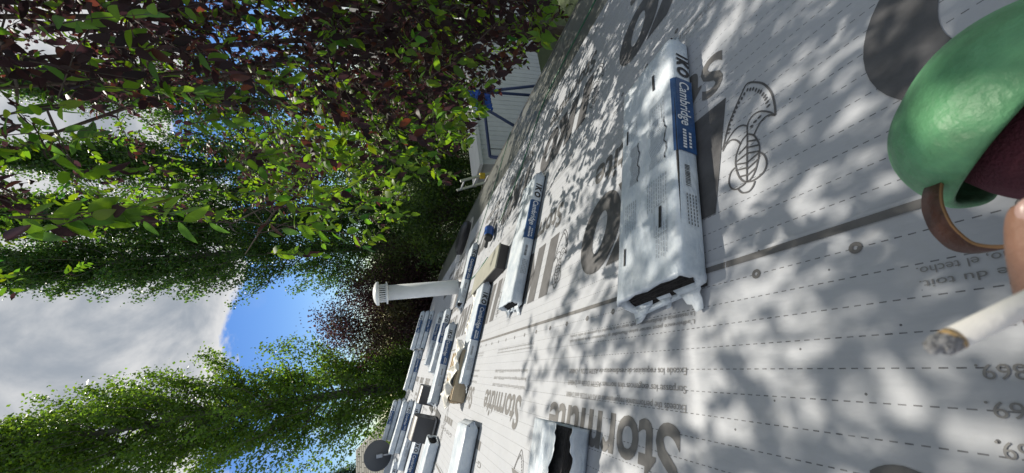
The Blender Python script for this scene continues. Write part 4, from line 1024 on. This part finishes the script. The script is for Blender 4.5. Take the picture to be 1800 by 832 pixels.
# arm with the cigarette, elbow low, hand raised
HS = (-.003, -.002, -.011)
def hs(pts): return [tuple(p[q] + HS[q] for q in range(3)) for p in pts]
hand = chain(hs([(-.46, .13, .60), (-.36, .23, .40), (-.12, .14, .32), (.04, .02, .37), (.085, -.035, .42), (.10, -.055, .455)]), [.06, .047, .042, .030, .026, .027], sp_)
chain(hs([(.108, -.068, .498), (.100, -.086, .530), (.092, -.106, .548), (.0872, -.120, .5545), (.0850, -.1265, .557)]), [.0115, .0105, .0098, .0090, .0058], hand)    # first finger, seen along the frame edge
chain(hs([(.083, -.058, .515), (.066, -.074, .548), (.056, -.094, .562), (.050, -.110, .566)]), [.0115, .0105, .0096, .008], hand)   # middle finger, other side of the cigarette
chain(hs([(.072, -.045, .492), (.052, -.050, .520), (.040, -.068, .530)]), [.011, .010, .008], hand)
chain(hs([(.062, -.030, .478), (.042, -.030, .500), (.030, -.042, .512)]), [.010, .009, .0075], hand)
chain(hs([(.118, -.095, .452), (.118, -.125, .470), (.112, -.145, .492)]), [.0125, .0115, .0095], hand)                              # thumb
# other arm bends up behind the viewpoint
chain([(-.46, -.24, .60), (-.34, -.33, .42), (-.18, -.22, .62), (-.12, -.14, .70), (-.10, -.10, .74)], [.06, .047, .036, .027, .02], sp_)
skin_mesh('body', V, E_, RR, SKIN, person)
nd = Vector((-.0052, -.0170, .0072)).normalized(); cdv = Vector((-.28, .43, .86)).normalized(); cdv = (cdv - nd*cdv.dot(nd)).normalized(); sdv = nd.cross(cdv)
nc_ = Vector(P3(.0862 + HS[0], -.1220 + HS[1], .5552 + HS[2])) + cdv*.0066
mb = MB(); nvs = []
for j in range(7):
    t = j/6*math.pi/2
    for i in range(16):
        u_ = 2*math.pi*i/16; sx, sy = math.sin(t)*math.cos(u_), math.sin(t)*math.sin(u_); nvs.append(tuple(nc_ + nd*(.0068*sx) + sdv*(.0052*sy) + cdv*(.0016*math.cos(t) - .0012*sy*sy)))
mb.add(nvs, [(j*16+i, (j+1)*16+i, (j+1)*16+(i+1) % 16, j*16+(i+1) % 16) for j in range(6) for i in range(16)])
mb.build('fingernail', mat('nail_pink', (.62, .40, .34), .3), person, smooth=True)
# trousers: pelvis, right leg bent up under the pad, left leg folded
V, E_, RR = [], [], []
r0 = chain([(-.50, -.05, .135)], [.135])
chain([(-.36, -.13, .15), (-.18, -.20, .20), (.0, -.265, .275), (.12, -.305, .302), (.165, -.345, .275), (.20, -.43, .17), (.225, -.52, .08)], [.105, .095, .088, .080, .068, .060, .048], r0)
chain([(-.40, .08, .12), (-.25, .22, .14), (-.12, .36, .17), (-.20, .46, .10), (-.34, .40, .07), (-.46, .30, .06)], [.10, .085, .07, .06, .055, .045], r0)
skin_mesh('trousers', V, E_, RR, PANTS, person)
V, E_, RR = [], [], []
r0 = chain([(-.515, -.05, .26), (-.545, -.05, .38), (-.535, -.05, .52), (-.495, -.05, .625)], [.135, .138, .142, .115])
chain([(-.465, .125, .60), (-.41, .18, .50)], [.075, .062], r0); chain([(-.465, -.235, .60), (-.40, -.285, .51)], [.075, .062], r0)
skin_mesh('shirt', V, E_, RR, SHIRT, person)
mb = MB(); mb.lathe([(.001, .10), (.05, .093), (.085, .06), (.098, .01), (.096, -.03), (.10, -.05)], 24, Matrix.Translation(P3(-.425, -.05, .89))); mb.build('hair', mat('hair_dark', (.03, .02, .015), .6), person, smooth=True)
# shoe
mb = MB(); prof = [(0, .04), (.06, .052), (.14, .05), (.22, .046), (.27, .025)]
V, E_, RR = [], [], []
chain([(.215, -.50, .075), (.235, -.545, .050), (.26, -.60, .042), (.285, -.66, .036), (.295, -.69, .032)], [.05, .046, .042, .038, .028]); skin_mesh('shoe', V, E_, RR, mat('boot_brown', (.12, .07, .04), .6), person)

# knee pad: domed green shell, open towards the thigh, leather strap loop
PADG = mat('green_rubber', (.100, .285, .135), .48, bump=.5, bscale=45, var=.34, vscale=16)
kc = Vector(P3(.150, -.345, .290))
ax = Vector((.62, -.42, .66)).normalized()          # outward axis of the dome
sidev = Vector((.35, .94, .0)); sidev = (sidev - ax*sidev.dot(ax)).normalized(); upv = ax.cross(sidev)
vv = Vector((0, .82, .57)); u0 = math.atan2(vv.dot(upv), vv.dot(sidev))     # the shell is cut back where the thigh comes out
mb = MB(); nu, nv = 36, 14
for j in range(nv + 1):
    for i in range(nu):
        u_ = 2*math.pi*i/nu; t = j/nv*(R(104) - R(30)*max(0, math.cos(u_ - u0))**.8)
        rs_ = .098 if math.cos(u_) > 0 else .105
        ru = .125 if math.sin(u_) > 0 else .115
        h_ = .092*math.cos(t) if t < R(90) else .06*math.cos(t)*2.0
        bl = 1 + .012*math.sin(3*u_ + 1) + .008*math.sin(5*u_)
        mb.v.append(tuple(kc + sidev*(rs_*math.sin(t)**.82*math.cos(u_)*bl) + upv*(ru*math.sin(t)**.82*math.sin(u_)*bl) + ax*h_))
for j in range(nv):
    for i in range(nu):
        i2 = (i+1) % nu; mb.f.append((j*nu+i, (j+1)*nu+i, (j+1)*nu+i2, j*nu+i2)); mb.mi.append(0)
pad = mb.build('knee_pad', PADG, person, smooth=True); pad['label'] = 'green rubber knee pad with scuffs'
# felt-pen marks worn into the shell
mkb = MB()
for (u_, t_, ln_, an_) in ((-1.75, .55, .016, .6), (-1.62, .62, .012, 2.0), (-1.35, .50, .010, .2), (-1.45, .75, .011, 1.2), (-1.9, .78, .013, 2.6)):
    c_ = kc + sidev*(.100*math.sin(t_)**.82*math.cos(u_)) + upv*(.118*math.sin(t_)**.82*math.sin(u_)) + ax*(.092*math.cos(t_))
    n_ = (c_ - kc).normalized(); e1 = n_.orthogonal().normalized(); e2 = n_.cross(e1); d1 = e1*math.cos(an_) + e2*math.sin(an_); d2 = n_.cross(d1)
    pts = [c_ + n_*.0035 + d1*(ln_*(q/6 - .5)) + d2*(.0022*math.sin(q*2.1 + u_*5)) for q in range(7)]
    mkb.add([tuple(p + d2*.0011*s_) for p in pts for s_ in (-1, 1)], [(2*q, 2*q+1, 2*q+3, 2*q+2) for q in range(6)])
mkb.build('pen_mark', mat('pen_dark_green', (.015, .05, .03), .6), pad)['kind'] = 'stuff'
sm = pad.modifiers.new('thick', 'SOLIDIFY'); sm.thickness = .009; sm.offset = -1
pad.modifiers.new('sub', 'SUBSURF').render_levels = 1
LEA = mat('brown_leather', (.075, .028, .018), .5, bump=.4, bscale=80, var=.3, vscale=15); LEAE = mat('leather_edge', (.30, .16, .07), .7)
sp3 = [(.205, -.300, .318), (.206, -.275, .338), (.202, -.245, .356), (.195, -.215, .366), (.184, -.192, .370), (.168, -.184, .370), (.145, -.19, .360), (.12, -.20, .335)]
vs = []; wv_ = Vector((-.55, .15, .35)).normalized()
sm_ = []
for i in range(len(sp3) - 1):
    for q in range(5): t = q/5; sm_.append(Vector(sp3[i])*(1-t) + Vector(sp3[i+1])*t)
sm_.append(Vector(sp3[-1]))
for it in range(3): sm_ = [sm_[0]] + [(sm_[i-1] + sm_[i]*2 + sm_[i+1])/4 for i in range(1, len(sm_)-1)] + [sm_[-1]]
mb = MB()
for i, p in enumerate(sm_):
    q = Vector(P3(*p)); mb.v += [tuple(q - wv_*.012), tuple(q + wv_*.012)]
for i in range(len(sm_) - 1): mb.f.append((2*i, 2*i+1, 2*i+3, 2*i+2)); mb.mi.append(0)
st_ = mb.build('strap', LEA, pad, smooth=True); s2 = st_.modifiers.new('thick', 'SOLIDIFY'); s2.thickness = .0032; s2.offset = 0
st_.data.materials.append(LEAE); s2.material_offset_rim = 1

# cigarette held in the fingers
PAPER = mat('cigarette_paper', (.80, .78, .74), .7, bump=.1, bscale=200); ASH = mat('ash', (.42, .42, .43), .95, bump=1.0, bscale=400, var=.5, vscale=300); BURN = mat('scorched_paper', (.45, .30, .13), .8)
c0 = np.array([.0885, -.0475, .6180]); c1 = np.array([.066, -.0795, .5775]); dc = unit(c1 - c0)
T = thing('cigarette', 'lit white cigarette with grey ash tip held between the fingers', 'cigarette', RM(*c0))
mb = MB(); mb.tube([tuple(dc*.003), tuple(dc*.055)], .0039, 20); mb.build('paper', PAPER, T, smooth=True)
mb = MB(); mb.tube([tuple(dc*.055), tuple(dc*.075)], .0040, 20); mb.build('filter', mat('filter_tan', (.55, .33, .12), .7), T, smooth=True)
mb = MB(); mb.tube([tuple(dc*.0012), tuple(dc*.004)], [.0038, .00395], 20); mb.build('scorch_ring', BURN, T, smooth=True)
mb = MB(); nn = 9
side_ = unit(np.cross(dc, [0, 0, 1]))
mb.tube([tuple(-dc*(.0085*k/8) + side_*.0006*math.sin(k) + dc*.002) for k in range(nn)], [.0037, .0038, .0036, .0037, .0033, .0031, .0026, .0018, .0006], 14)
ao = mb.build('ash', ASH, T, smooth=True)
for v in ao.data.vertices:
    nn_ = mnoise.noise(Vector(v.co)*900); v.co = Vector(v.co) + Vector(v.co).normalized()*0 + Vector((mnoise.noise(Vector(v.co)*700), mnoise.noise(Vector(v.co)*700 + Vector((9, 1, 2))), nn_))*.0009
